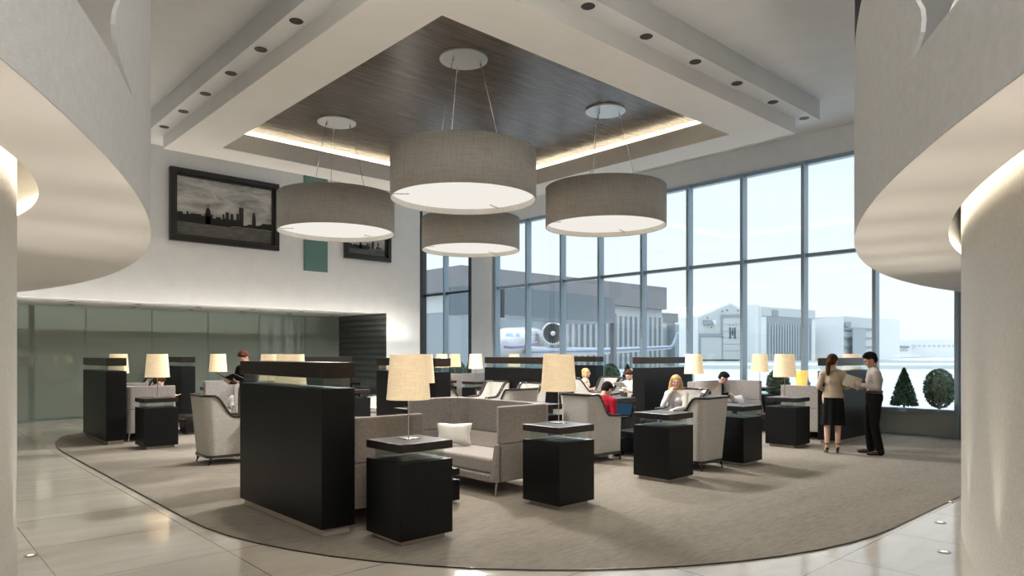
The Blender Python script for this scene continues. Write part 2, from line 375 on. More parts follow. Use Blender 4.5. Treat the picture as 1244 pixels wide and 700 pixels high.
# window wall
YM = [13.071, 12.223, 11.327]; YM2 = [9.587, 8.67, 7.767, 6.853, 5.978, 5.071, 4.175, 3.269, 2.37]
ZH = 3.605 * H; ZT = 2.333 * H; ZR = .32 * H
struct('wall_right', MB().box(W, YB, 0, W + .12, 2.34 * H, ZC).box(W, 2.34 * H, ZH, W + .12, GW + 1.6 * H, ZC).box(W - .18, 10.55 * H, 0, W + .12, 11.2 * H, ZC), 'plaster')
struct('wall_far', MB().box(XL, GW + 1.6 * H, 0, W + .12, GW + 1.6 * H + .1, ZC), 'plaster')
struct('wall_back', MB().box(XL, YB - .1, 0, W + .12, YB, ZC), 'plaster')
struct('wall_west', MB().box(XL - .1, YB, 0, XL, GW + 1.6 * H, ZC), 'plaster')
struct('ceiling_back', MB().box(xe, LW, ZC, W + .12, GW + 1.6 * H, ZC + .1).box(XL, GW - .05, 2.0 * H, xe, GW + 1.6 * H, 2.0 * H + .1), 'ceil')
def window(name, ya, yb, muls, frame_mat):
    e = empty(name, (W, (ya + yb) / 2, 0)); tag(e, kind='structure'); y0 = e.location.y
    fr = MB(); fr.box(-.05, ya - y0, 0, .12, yb - y0, .05); fr.box(-.05, ya - y0, ZR - .05, .12, yb - y0, ZR + .02)
    fr.box(-.04, ya - y0, ZT - .04, .1, yb - y0, ZT + .04); fr.box(-.05, ya - y0, ZH - .07, .12, yb - y0, ZH + .02)
    fr.build('frame', frame_mat if name == 'window_2' else 'mullion', e)
    for y in muls:
        MB().box(-.12, y * H - y0 - .035, 0, .10, y * H - y0 + .035, ZH).build('mullion', frame_mat if y in (13.071, 11.327) else 'mullion', e)
    MB().box(.03, ya - y0, .05, .045, yb - y0, ZR - .05).build('low_panel', 'low_panel', e)
    MB().box(.03, ya - y0, ZR, .036, yb - y0, ZH).build('glass_pane', 'glass', e)
window('window_1', 2.345 * H, 10.55 * H, YM2 + [10.5], 'mullion')
window('window_2', 11.2 * H, 13.1 * H, YM, 'frame_dark')
# jamb at the end of the picture wall
struct('trim_3', MB().box(xe, LW - .0, 0, xe + .10, LW + .2, ZC), 'frame_dark')
# back glass wall
gl = MB(); gl.box(XL, GW, 0, XO, GW + .012, ZO); 
struct('wall_glass', gl, 'glass_green')
sm = MB()
for x in (-1.35, -.3, .6, 1.45, 2.35, 3.3, 4.2, 5.1, 6.0): sm.box(x * H, GW - .01, 0, x * H + .012, GW + .03, ZO)
for x in (1.62, .15): sm.box(x * H, GW + .02, 0, x * H + .12, GW + .04, ZO)
sm.box(XL, GW - .02, 0, XO, GW + .03, .03)
struct('trim_4', sm, 'teal_glass')
bc = MB().box(XL, GW + .9 * H, 1.42 * H, XO, GW + 1.6 * H, 2.0 * H); struct('wall_bulkhead', bc, 'soffit')
struct('trim_back_light', MB().box(XL + 1, GW + 1.0 * H, 1.405 * H, XO - .5, GW + 1.02 * H, 1.415 * H), emis('room_strip', (1, .85, .6), .8))
for z in ():
    pass
# small ceiling spots in the opening soffit
def downlight_mesh():
    r = empty('downlight'); MB().lathe([(.045, -.003), (.07, -.004), (.075, 0), (.07, .004), (.045, .004)], seg=24).build('trim_ring', 'frame_dark', r)
    MB().lathe([(.045, .004), (.04, .0), (.01, .002)], seg=24).build('reflector', 'black_gap', r); return r
dl = downlight_mesh(); used = False
def put_downlight(x, y, z, label, grp, power=0, warm=(1, .90, .76), s=1.0, ang=48):
    global used
    o = dl if not used else copy_tree(dl); used = True
    o.location = (x, y, z - .004); o.scale = (s, s, s); tag(o, label, 'light', grp)
    if power:
        l = bpy.data.lights.new('spot', 'SPOT'); l.energy = power; l.color = warm; l.spot_size = R_(ang); l.spot_blend = .8; l.shadow_soft_size = .06
        lo_ = bpy.data.objects.new('spot', l); COL.objects.link(lo_); lo_.location = (x, y, z - .03)
places = ['nearest the camera', 'second from the camera', 'third from the camera', 'fourth from the camera', 'fifth from the camera', 'sixth from the camera', 'seventh from the camera', 'farthest from the camera']
for i in range(8):       # strip of the step on the picture-wall side and on the window side
    y = (3.95 + .72 * i) * H
    put_downlight(2.53 * H, y, Z2, 'round black downlight in the left ceiling strip, ' + places[i], 'downlights in the left ceiling strip', 160, s=1.25)
for i in range(8):
    x = (7.95 - .765 * i) * H
    put_downlight(x, 3.595 * H, Z2, 'round black downlight in the right ceiling strip, ' + places[7 - i], 'downlights in the right ceiling strip', 160, s=1.25)
for j in range(2):
    for i in range(9):
        put_downlight((-.6 + .85 * i) * H + j * .2, LW + (.55 + .75 * j) * H, ZO, 'small spot in the low ceiling before the green glass wall', 'spots in the low ceiling by the glass wall', 8 if j == 0 else 0, ang=100)

# curved bulkheads and columns -------------------------------------------------
def strip_wall(mb, c, r, th, angs, zlo, zhi):       # curved wall with its own thickness; zlo/zhi functions of the angle
    sgn = -1; ri = r - th
    ro = []
    for a in angs:
        ca, sa = math.cos(R_(a)), math.sin(R_(a)); z0, z1 = zlo(a), zhi(a)
        ro.append([(c[0] + r * ca, c[1] + r * sa, z0), (c[0] + r * ca, c[1] + r * sa, z1), (c[0] + ri * ca, c[1] + ri * sa, z1), (c[0] + ri * ca, c[1] + ri * sa, z0)])
    mb.loft(ro)
def sail(mb, c, r, th, edge_pts, a_far, ztop):      # tall curved leaf: edge_pts is its rounded end, given as angle and height
    pts = [(a, z) for a, z in edge_pts]
    zs = [z for a, z in pts]
    rows = []
    for a, z in pts:
        n = 40; rows.append([(a + (a_far - a) * (i / n) ** 1.3, z) for i in range(n + 1)])
    def P3(a, z, rr): return (c[0] + rr * math.cos(R_(a)), c[1] + rr * math.sin(R_(a)), z)
    n = len(rows[0]); m = len(rows); vs = []; fs = []
    for rr in (r, r - th):
        for row in rows: vs += [P3(a, z, rr) for a, z in row]
    for k in range(m - 1):
        for i in range(n - 1):
            a = k * n + i; fs.append((a, a + 1, a + n + 1, a + n)); b = a + m * n; fs.append((b, b + n, b + n + 1, b + 1))
    for k in range(m - 1): a = k * n; fs.append((a, a + n, a + n + m * n, a + m * n))
    mb.add(vs, fs)
ZS = 1.69 * H
def bulkhead(side, cdrum, rdrum, chole, rhole, rcol, a0, a1, nose, afar):
    n = 110
    out = arc(cdrum, rdrum, a0, a1, n)
    # underside: between the outer edge and the round hole about the column
    mb = MB(); inner = []
    for x, y in out:
        d = Vector((x - chole[0], y - chole[1])); d.normalize(); inner.append((chole[0] + d.x * rhole, chole[1] + d.y * rhole))
    vs = [(x, y, ZS) for x, y in out] + [(x, y, ZS) for x, y in inner] + [(x, y, ZS + .01) for x, y in inner]
    k = n + 1; fs = []
    for i in range(n): fs += [(i, i + 1, k + i + 1, k + i), (k + i, k + i + 1, 2 * k + i + 1, 2 * k + i)]
    mb.add(vs, fs)
    struct('ceiling_curved_' + side, mb, 'soffit', smooth=False)
    # fascia
    mb = MB(); strip_wall(mb, cdrum, rdrum, .1, [a0 + (a1 - a0) * i / n for i in range(n + 1)], lambda a: ZS + .004, lambda a: nose[0][1] * H)
    struct('wall_curved_fascia_' + side, mb, 'drum', smooth=True)
    mb = MB(); sail(mb, cdrum, rdrum, .025, [(a, z * H) for a, z in nose], afar, 0)
    struct('wall_curved_leaf_' + side, mb, 'drum', smooth=True)
    zt = nose[-1][1] * H
    mb = MB(); strip_wall(mb, cdrum, rdrum - .005, .1, [nose[-1][0] + (8.5 if side == 'left' else -11) * i / 30 for i in range(31)], lambda a: zt, lambda a: ZC)
    struct('trim_recess_' + side, mb, 'black_gap', smooth=True)
    mb = MB(); strip_wall(mb, cdrum, rdrum - (.2 if side == 'left' else .62) * H, .06, [a0 + (a1 - a0) * i / n for i in range(n + 1)], lambda a: ZS + .03, lambda a: 2.42 * H)
    struct('wall_curved_inner_' + side, mb, 'drum', smooth=True)
    # column
    rc = []; cang = math.degrees(math.atan2(-chole[1], -chole[0]))
    hw = 75 if side == 'right' else 120; angs = [cang - hw + 2 * hw * i / 140 for i in range(141)]
    mb = MB(); strip_wall(mb, chole, rcol, .2, angs, lambda a: 0, lambda a: ZS + 1.2)
    struct('column_curved_' + side, mb, 'column', smooth=True)
    # warm light strip hidden behind the lip of the gap, and the closed recess above it
    mb = MB(); strip_wall(mb, chole, rhole + .10, .01, angs, lambda a: ZS + .012, lambda a: ZS + .17)
    struct('trim_light_' + side, mb, 'ring_led')
    mb = MB(); strip_wall(mb, chole, rhole + .16, .05, angs, lambda a: ZS + .01, lambda a: ZS + 1.2)
    strip_wall(mb, chole, rhole + .16, rhole + .16 - rcol + .1, angs, lambda a: ZS + 1.2, lambda a: ZS + 1.25)
    struct('trim_cove_' + side, mb, 'soffit')
def wpt(X, D): return (FW * D * H + RT * X * H)
cR = h(7.81, -7.23); rR = 9.54 * H; hR = wpt(8.82, -.08)
cL = h(-8.46, 6.84); rL = 9.93 * H; hL = wpt(-4.2247, 1.4298)
noseR = [(122.0, 2.06), (122.45, 2.08), (122.8, 2.11), (122.87, 2.15), (122.8, 2.19), (122.4, 2.26), (121.5, 2.37), (120.2, 2.5), (118.7, 2.61), (117.2, 2.71), (115.8, 2.8)]
noseL = [(-22.4, 2.10), (-23.2, 2.13), (-23.55, 2.17), (-23.65, 2.215), (-23.5, 2.28), (-23.1, 2.35), (-22.2, 2.47), (-21, 2.6), (-19.6, 2.74), (-18.0, 2.88), (-16.2, 3.02)]
noseR[0] = (121.2, 2.055); noseL[0] = (-21.6, 2.075)
# right bulkhead stops just before the window wall
aend = math.degrees(math.acos((9.22 * H - cR[0]) / rR))
bulkhead('right', cR, rR, (hR.x, hR.y), 7.485 * H, 7.424 * H, 165, aend, noseR, aend)
bulkhead('left', cL, rL, (hL.x, hL.y), 2.6658 * H, 2.59 * H, -65, 20.5, noseL, 20.5)
# recessed uplights in the floor along both columns
upr = empty('floor_uplight'); MB().lathe([(.05, .0), (.05, .006), (.035, .008)], seg=20).build('ring', 'steel', upr); MB().lathe([(.034, .007), (.02, .0085)], seg=16).build('lens', 'brass_dot', upr)
first = True
for side, hc, rc, a_0, a_1, n_ in (('right', hR, 7.424, 184, 136, 10), ('left', hL, 2.59, -45, 62, 8)):
    for i in range(n_):
        t = R_(a_0 + (a_1 - a_0) * i / (n_ - 1)); dv = RT * math.cos(t) + FW * math.sin(t); p = hc + dv * (rc * H + .17)
        o = upr if first else copy_tree(upr); first = False
        o.location = (p.x, p.y, 0); tag(o, 'small round floor uplight at the foot of the %s curved column' % side, 'light', 'floor uplights at the %s column' % side)
        l = bpy.data.lights.new('spot', 'SPOT'); l.energy = 70; l.color = (1, .89, .75); l.spot_size = R_(52); l.spot_blend = 1; l.shadow_soft_size = .03
        q = bpy.data.objects.new('spot', l); COL.objects.link(q); q.location = (p.x, p.y, .02)
        ov = V2((p.x - hc.x, p.y - hc.y, 0)).normalized(); zz = -(V2((0, 0, 1)) * math.cos(R_(20)) + ov * math.sin(R_(20))); xx = (ov - zz * ov.dot(zz)).normalized(); yy = zz.cross(xx)
        q.rotation_euler = Matrix((xx, yy, zz)).transposed().to_euler(); q.scale = (1.9, 1, 1)

# wall pieces: pictures, slot window
def picture(name, x0, x1, z0, z1, label, big=True):
    e = empty(name, ((x0 + x1) / 2, LW, z0)); tag(e, label, 'picture', None)
    w = (x1 - x0) / 2; hh = z1 - z0; fw = .12 if big else .11
    f = MB(); 
    for a, b, c, d in ((-w, 0, w, fw), (-w, hh - fw, w, hh), (-w, fw, -w + fw, hh - fw), (w - fw, fw, w, hh - fw)):
        f.box(a, -.14, b, c, -.005, d)
    f2 = fw + .055
    for a, b, c, d in ((-w + fw, fw, w - fw, f2), (-w + fw, hh - f2, w - fw, hh - fw), (-w + fw, f2, -w + f2, hh - f2), (w - f2, f2, w - fw, hh - f2)):
        f.box(a, -.08, b, c, -.005, d)
    f.build('frame', 'black_frame', e, bevel=.01)
    iw = w - f2; zb = f2; zt = hh - f2
    MB().box(-iw, -.03, zb, iw, -.01, zt).build('photograph', 'photo_sky', e)
    zh = zb + (zt - zb) * .24
    MB().box(-iw, -.034, zb, iw, -.03, zh).build('photo_river', 'photo_water', e)
    sk = MB(); rnd = random.Random(3 if big else 9)
    x = -iw; base = zh - .03
    while x < iw - .02:
        ww = rnd.uniform(.04, .13) * (iw / 1.1); t = (x + iw) / (2 * iw)
        hb = (zt - zb) * (rnd.uniform(.13, .2) if t < .35 else rnd.uniform(.05, .15) if t > .5 else rnd.uniform(.12, .18))
        sk.box(x, -.038, base, min(x + ww, iw), -.034, base + hb); x += ww * .9
    for t, wd, ht in ((.62, .026, .26), (.66, .05, .38), (.56, .03, .24), (.51, .035, .26), (.47, .02, .22)):
        cx = -iw + 2 * iw * t; sk.box(cx - wd * iw, -.039, base, cx + wd * iw, -.034, base + ht * (zt - zb))
    # domed cathedral and rounded tower
    for t, wd, ht in ((.31, .055, .30), (.80, .05, .33)):
        cx = -iw + 2 * iw * t; pts = []
        for k in range(9):
            u = k / 8; pts.append((cx + wd * iw * math.cos(PI * u) * (1 if t < .5 else .8 + .4 * math.sin(PI * u)), -.034, base + ht * (zt - zb) * (.55 + .45 * math.sin(PI * u)) if t < .5 else base + ht * (zt - zb) * math.sin(PI * u)))
        if t < .5: pts = [(cx + wd * iw, -.034, base)] + [(a, b, c) for a, b, c in [( -(q[0] - cx) + cx, q[1], q[2]) for q in pts[::-1]]] + [(cx - wd * iw, -.034, base)]; sk.box(cx - .004, -.039, base, cx + .004, -.034, base + (zt - zb) * .36)
        if t < .5: sk.prism([(cx - wd * iw * 1.6, -.039), (cx + wd * iw * 1.6, -.039), (cx + wd * iw * 1.6, -.034), (cx - wd * iw * 1.6, -.034)], base, base + (zt - zb) * .15)
        sk.extr(pts, (0, -.005, 0))
    sk.build('photo_skyline', 'photo_black', e)
    br = MB(); n = 16
    for k in range(n):
        u0 = .55 + .45 * k / n; u1 = .55 + .45 * (k + 1) / n; a = math.sin((k % 5) / 5 * PI) * .012
        br.box(-iw + 2 * iw * u0, -.042, base + .01 + a, -iw + 2 * iw * u1, -.039, base + .022 + a)
    br.build('photo_bridge', 'photo_light', e)
    return e
picture('framed_picture', 3.055 * H, 4.68 * H, 2.637 * H, 3.70 * H, 'large black framed black and white river skyline photograph high on the left wall')
picture('framed_picture', 5.85 * H, 6.77 * H, 2.64 * H, 3.30 * H, 'smaller black framed photograph partly hidden behind the left hanging lamp', False)
struct('window_3', MB().box(5.122 * H, LW - .03, 2.369 * H, 5.55 * H, LW - .005, 3.94 * H).box(5.122 * H + .02, LW - .05, 2.369 * H + .02, 5.15 * H, LW - .02, 3.94 * H), 'teal_glass')

# ------------------------------------------------------------------ pendants
def pendant():
    e = empty('pendant_lamp'); r = 1.175; zt = 2.966 * H; zb = 2.505 * H; zc = ZW
    MB().lathe([(.39, -.035), (.39, 0)], (0, 0, zc), 48).build('canopy', 'canopy', e, bevel=.004)
    sh = MB(); sh.lathe([(r, zb), (r, zt), (r - .012, zt), (r - .012, zb)], seg=96, cap=False); 
    sh.v += []; n = 96
    for i in range(n): sh.f.append((i, (i + 1) % n, 3 * n + (i + 1) % n, 3 * n + i))
    s_ = sh.build('shade', 'pendant_linen', e, smooth=False)
    for p in s_.data.polygons: p.use_smooth = abs(p.normal.z) < .5
    rm = MB(); rm.lathe([(r - .013, zb + .002), (r - .013, zb + .11), (r - .016, zb + .11), (r - .016, zb + .002)], seg=96, cap=False).build('lining', 'rim', e, smooth=True)
    MB().lathe([(r - .017, zb + .10), (r - .017, zb + .105)], seg=96).build('diffuser', 'diffuser', e)
    MB().lathe([(r - .014, zt - .03), (r - .014, zt - .02)], seg=96).build('top_disc', 'rim', e)
    for k in range(3):
        a = R_(75 + 120 * k)
        x0, y0 = .27 * math.cos(a), .27 * math.sin(a); x1, y1 = .62 * math.cos(a), .62 * math.sin(a)
        MB().tube([(x0, y0, zc - .03), (x1, y1, zt - .03)], .006, 6).build('cable', 'steel', e)
        MB().tube([(x0, y0, zc - .14), (x0 * .99, y0 * .99, zc - .03)], .012, 8).build('cable_grip', 'chrome', e)
        c_ = MB(); c_.box((r - .3), -.012, zb + .085, (r - .017), .012, zb + .1); c_.build('clip', 'rim', e).rotation_euler.z = R_(20 + 120 * k)
    return e
pd = pendant()
for i, (x, y, lb) in enumerate(((4.207, 5.276, 'largest looking round grey linen pendant lamp, hanging nearest in the centre'), (4.19, 7.79, 'round grey linen pendant lamp on the left, before the pictures'),
        (6.347, 5.26, 'round grey linen pendant lamp on the right, before the window wall'), (6.347, 7.79, 'round grey linen pendant lamp farthest back, below the central one'))):
    o = pd if i == 0 else copy_tree(pd)
    o.location = (x * H, y * H, 0); tag(o, lb, 'lamp', 'drum pendant lamps')

# ------------------------------------------------------------------ furniture
def cabinet(root, w, d, zp, zb, zg, zt, inset_p=.05, inset_g=.055):
    MB().box(-w/2 + inset_p, -d/2 + inset_p, 0.012, w/2 - inset_p, d/2 - inset_p, zp).build('plinth', 'plinth', root, bevel=.003)
    MB().box(-w/2, -d/2, zp, w/2, d/2, zb).build('body', 'black', root, bevel=.004)
    g = MB(); t = .01; a, b = w/2 - inset_g, d/2 - inset_g
    g.box(-a, -b, zb, a, -b + t, zg); g.box(-a, b - t, zb, a, b, zg); g.box(-a, -b + t, zb, -a + t, b - t, zg); g.box(a - t, -b + t, zb, a, b - t, zg)
    g.build('glass_band', 'glass_box', root)
    MB().box(-w/2, -d/2, zg, w/2, d/2, zt).build('top', 'wood', root, bevel=.005)
def make_table(name='side_table', w=.335, zs=(.035, .433, .489, .533)):
    e = empty(name); cabinet(e, w * H, w * H, *[z * H for z in zs]); return e
def make_partition():
    e = empty('partition_cabinet'); cabinet(e, .2 * H, 1.14 * H, .05 * H, .808 * H, .865 * H, .952 * H, .035, .03); return e
tb = make_table(); lt = make_table('low_table', .34, (.03, .165, .195, .24)); pt = make_partition()
cnt = {}
def place(proto, x, y, rz, label, cat, group, z=0):
    k = proto.name
    o = proto if k not in cnt else copy_tree(proto); cnt[k] = 1
    o.location = (x * H, y * H, z); o.rotation_euler.z = R_(rz); tag(o, label, cat, group); return o
GT = 'black side tables with dark wood tops'
T = lambda x, y, lb: place(tb, x, y, 0, lb, 'table', GT)
LP = []
GD = 'black partition cabinets with floating wood caps'
def D(x, y, rz, lb): place(pt, x, y, rz, lb, 'cabinet', GD)
D(1.84, 3.97, 0, 'largest black partition cabinet, nearest the camera at left of the front sofas')
D(1.89, 9.0, 0, 'black partition cabinet far left, before the green glass wall')
D(3.40, 11.45, 0, 'black partition cabinet behind the lamp at left, close to the glass wall')
D(5.17, 10.25, 90, 'long black partition cabinet seen just above the cap of the nearest one')
D(4.29, 6.29, 0, 'black partition cabinet behind the nearest table lamp')
D(6.31, 6.75, 0, 'black partition cabinet behind the pair of cream chairs in the middle')
D(8.65, 7.86, 0, 'black partition cabinet by the window behind the woman in the cream dress')
D(8.04, 5.62, 90, 'wide black partition cabinet behind the long haired woman in white')
D(8.2, 3.2, 90, 'black partition cabinet behind the two standing people')
def lamp():
    e = empty('table_lamp'); zt = (.995 - .533) * H; zb = (.748 - .533) * H
    MB().box(-.075, -.075, 0, .075, .075, .008).build('base', 'steel', e, bevel=.002)
    MB().tube([(0, 0, .008), (0, 0, zt - .05)], .0065, 10).build('pole', 'steel', e)
    r0, r1 = .198, .166; n = 48
    sh = MB(); sh.lathe([(r0, zb), (r1, zt), (r1 - .004, zt), (r0 - .004, zb)], seg=n, cap=False)
    for i in range(n): sh.f.append((i, (i + 1) % n, 3 * n + (i + 1) % n, 3 * n + i))
    s_ = sh.build('lamp_shade', 'shade', e, smooth=True)
    MB().lathe([(r0 + .001, zb), (r0 + .001, zb + .015), (r0 - .003, zb + .015), (r0 - .003, zb)], seg=n, cap=False).build('trim_band', 'shade', e, smooth=True)
    MB().ell((0, 0, (zb + zt) / 2), (.03, .03, .045)).build('bulb', 'diffuser', e, smooth=True)
    return e
lm = lamp()
def Lm(x, y, lb, z=.533, power=6):
    o = place(lm, x, y, 0, lb, 'lamp', 'table lamps with pale drum shades', z * H)
    l = bpy.data.lights.new('bulb_light', 'POINT'); l.energy = power; l.color = (1, .83, .58); l.shadow_soft_size = .04
    q = bpy.data.objects.new('bulb_light', l); COL.objects.link(q); q.parent = o; q.location = (0, 0, .54); return o
T(2.115, 3.125, 'nearest black side table, front left beside the largest partition cabinet')
T(3.305, 3.14, 'black side table with a lamp in front of the curved sofa')
T(4.59, 3.21, 'black side table without lamp in front of the woman in white')
T(5.74, 3.225, 'black side table half hidden behind the cream chair at right')
T(7.185, 3.43, 'black side table with a lamp left of the standing woman')
T(2.155, 7.92, 'black side table with a lamp at left, before the man in navy')
T(2.28, 5.0, 'black side table behind the largest partition cabinet')
T(3.42, 4.88, 'black side table with lamp behind the curved sofa')
T(4.5, 4.55, 'black side table behind the right end of the curved sofa')
T(2.72, 6.3, 'black side table behind the largest partition cabinet, beside the left cream chair')
T(2.24, 9.85, 'black side table behind the far left partition cabinet')
T(3.45, 9.85, 'black side table with lamp behind the pale sofa at far left')
T(4.5, 7.95, 'black side table holding magazines in its glass band')
T(5.85, 9.95, 'black side table far back before the dark ribbed wall panel')
T(7.36, 8.9, 'black side table with lamp left of the middle partition cabinet')
T(7.2, 9.6, 'black side table behind the lamp group at the far window')
T(5.75, 4.65, 'black side table between the man in red and the partition cabinet')
T(7.45, 4.78, 'black side table with lamp right of the long haired woman')
T(9.03, 4.71, 'black side table with lamp at the end of the sofa by the window')
T(9.05, 3.45, 'black side table behind the standing people at the window')
T(7.40, 9.98, 'black side table by the far window, farthest left')
T(8.89, 9.6, 'black side table by the far window behind the middle partition cabinet')
T(8.86, 8.64, 'black side table with lamp at the window behind the middle cabinet')
T(8.0, 10.33, 'black side table beside the far grey sofa')
T(8.78, 4.08, 'black side table holding the short amber lamp by the window')
Lm(2.14, 3.17, 'nearest lit table lamp, on the front left side table')
Lm(3.36, 3.19, 'lit table lamp on the side table before the curved sofa')
Lm(7.20, 3.47, 'lit table lamp on the side table left of the standing woman')
Lm(2.17, 7.95, 'lit table lamp before the man in navy')
Lm(2.30, 5.0, 'lit table lamp showing above the largest partition cabinet, its right one')
Lm(3.42, 4.88, 'lit table lamp half hidden behind the nearest one')
Lm(2.72, 6.3, 'lit table lamp showing above the largest partition cabinet, its left one')
Lm(2.24, 9.88, 'lit table lamp behind the far left partition cabinet')
Lm(3.46, 9.82, 'lit table lamp behind the pale sofa at far left')
Lm(7.29, 8.62 + .2, 'lit table lamp left of the middle partition cabinet')
Lm(7.52, 4.80, 'lit table lamp at the right end of the wide partition cabinet')
Lm(9.03, 4.71, 'lit table lamp by the window behind the man in black')
Lm(9.03, 3.48, 'lit table lamp showing above the cabinet of the standing people')
Lm(7.43, 9.95, 'lit table lamp at the far window, above the cabinet behind the nearest lamp')
Lm(8.88, 9.6, 'lit table lamp showing over the middle partition cabinet')
Lm(8.86, 8.62, 'lit table lamp peeping out above the one before the curved sofa')
Lm(8.0, 10.3, 'paler table lamp at the far window beside the black frame')
# short amber lamp
am = empty('amber_lamp', (8.74 * H, 3.99 * H, .533 * H)); tag(am, 'short amber glowing lamp beside the cabinet of the standing people', 'lamp')
MB().lathe([(.06, 0), (.06, .02), (.02, .04)], seg=24).build('base', 'steel', am)
M['amber'] = linen('amber_glass', (.75, .30, .07), 1.5, 20)
MB().lathe([(.09, .04), (.12, .25), (.13, .40), (.12, .405), (.08, .05)], seg=28).build('lamp_shade', 'amber', am, smooth=True)

# sofa: opening towards +x, arms at both y ends; plan outline is a U
def u_path(dx, dy, r, n=8):        # from front of the arm at -y, round the back, to the front of the arm at +y
    x0, x1 = 0, dx; y = dy / 2; pts = [(x1, -y)]
    pts += [(x0 + r + r * math.cos(R_(a)), -y + r + r * math.sin(R_(a))) for a in [270 - 90 * k / n for k in range(n + 1)]]
    pts += [(x0 + r + r * math.cos(R_(a)), y - r + r * math.sin(R_(a))) for a in [180 - 90 * k / n for k in range(n + 1)]]
    pts += [(x1, y)]
    return pts
def densify(p, m=4):
    out = []
    for i in range(len(p) - 1):
        k = m if math.dist(p[i], p[i+1]) > .12 else 1
        for j in range(k): out.append((p[i][0] + (p[i+1][0] - p[i][0]) * j / k, p[i][1] + (p[i+1][1] - p[i][1]) * j / k))
    return out + [p[-1]]
def shell(mb, po, pi, zb, zt, lean=0):       # closed shell between outer and inner U paths
    rings = []
    for i in range(len(po)):
        (a, b), (c, d) = po[i], pi[i]
        z0 = zb(i) if callable(zb) else zb; z1 = zt(i) if callable(zt) else zt
        rings.append([(a, b, z0), (a, b, z1), (c, d, z1), (c, d, z0)])
    return mb.loft(rings)
def make_sofa():
    e = empty('curved_sofa'); dx, dy = .52 * H, 1.12 * H; th = .075
    po = densify(u_path(dx, dy, .10)); k = len(po)
    po2 = densify(u_path(dx, dy, .10)); 
    def inner(th, rr, dxx): 
        q = [(x + th, y) for x, y in u_path(dxx - th, dy - 2 * th, rr)]
        return densify(q)
    # same count of points on both paths
    pi = inner(th, .26, dx - .03)
    while len(pi) < k: pi.insert(len(pi) // 2, ((pi[len(pi)//2 - 1][0] + pi[len(pi)//2][0]) / 2, (pi[len(pi)//2 - 1][1] + pi[len(pi)//2][1]) / 2))
    pi = pi[:k - 1] + [pi[-1]]
    o = shell(MB(), po, pi, .368 * H, .63 * H).build('upper_shell', 'taupe', e, bevel=.018, bseg=3)
    pl = inner(th + .01, .22, dx - .02)
    while len(pl) < k: pl.insert(len(pl) // 2, ((pl[len(pl)//2 - 1][0] + pl[len(pl)//2][0]) / 2, (pl[len(pl)//2 - 1][1] + pl[len(pl)//2][1]) / 2))
    pl = pl[:k - 1] + [pl[-1]]
    shell(MB(), po, pl, .105 * H, .366 * H).build('lower_shell', 'taupe', e, bevel=.014, bseg=3)
    # arm fronts slope forward below the seam
    for sgn in (-1, 1):
        y0, y1 = sgn * dy / 2, sgn * (dy / 2 - th - .01)
        m = MB(); m.extr([(dx - .04, y0, .366 * H), (dx + .0, y0, .366 * H), (dx + .075, y0, .11 * H), (dx - .04, y0, .105 * H)], (0, y1 - y0, 0)).build('arm_front', 'taupe', e, bevel=.012, bseg=2)
    MB().box(.07, -dy/2 + .06, .10 * H, dx + .06, dy/2 - .06, .155 * H).build('seat_base', 'taupe', e, bevel=.02, bseg=3)
    MB().box(.08, -dy/2 + th + .01, .157 * H, dx + .03, dy/2 - th - .01, .265 * H).build('seat_cushion', 'taupe_light', e, bevel=.035, bseg=4, smooth=True)
    m = MB(); m.extr([(.06, -dy/2 + th, .262 * H), (.26, -dy/2 + th, .262 * H), (.15, -dy/2 + th, .366 * H), (.06, -dy/2 + th, .366 * H)], (0, dy - 2 * th, 0)).build('lumbar_cushion', 'taupe_light', e, bevel=.02, bseg=3, smooth=True)
    for x in (.07, dx - .03):
        for y in (-dy/2 + .07, dy/2 - .07):
            MB().tube([(x, y, .108 * H), (x + (.02 if x > .2 else -.02), y, .012)], .014, 10, .010).build('leg', 'chrome', e, smooth=True)
    return e
sf = make_sofa(); GS = 'high backed taupe sofas'
def So(x, y, rz, lb, k=1):
    o = place(sf, x, y, rz, lb, 'sofa', GS); o.scale = (1, k, 1); return o
So(1.955, 4.06, 0, 'taupe sofa seen from its arm between the largest cabinet and nearest table')
So(3.67, 4.12, 180, 'curved taupe sofa with a white pillow in the front centre')
So(2.01, 9.1, 0, 'taupe sofa holding the man in navy at far left')
So(3.72, 9.1, 180, 'pale taupe sofa with a cushion at far left, facing the man in navy')
So(8.32, 5.10, -90, 'taupe sofa by the window holding the man in black', .94)
So(8.375, 3.315, 90, 'taupe sofa seen from its end beside the cabinet of the standing people', .94)
So(8.15, 10.1, -90, 'grey taupe sofa far back near the black framed window')
def make_pillow():
    mb = MB(); n = 14; w, hh = .235, .15; top = []; 
    def P(i, j, s):
        u = i / n * 2 - 1; v = j / n * 2 - 1
        puff = .075 * ((1 - abs(u) ** 2.5) * (1 - abs(v) ** 2.5)) ** .55
        pin = 1 - .10 * (1 - abs(u)) * abs(v) ** 2 ; pin2 = 1 - .12 * (1 - abs(v)) * abs(u) ** 2
        return (s * puff, u * w * pin2, v * hh * pin)
    for s in (1, -1):
        vs = [P(i, j, s) for j in range(n + 1) for i in range(n + 1)]
        mb.add(vs, [(j * (n + 1) + i, j * (n + 1) + i + 1, (j + 1) * (n + 1) + i + 1, (j + 1) * (n + 1) + i) for j in range(n) for i in range(n)])
    return mb.build('pillow', 'pillow', smooth=True)
pw = make_pillow(); first = True
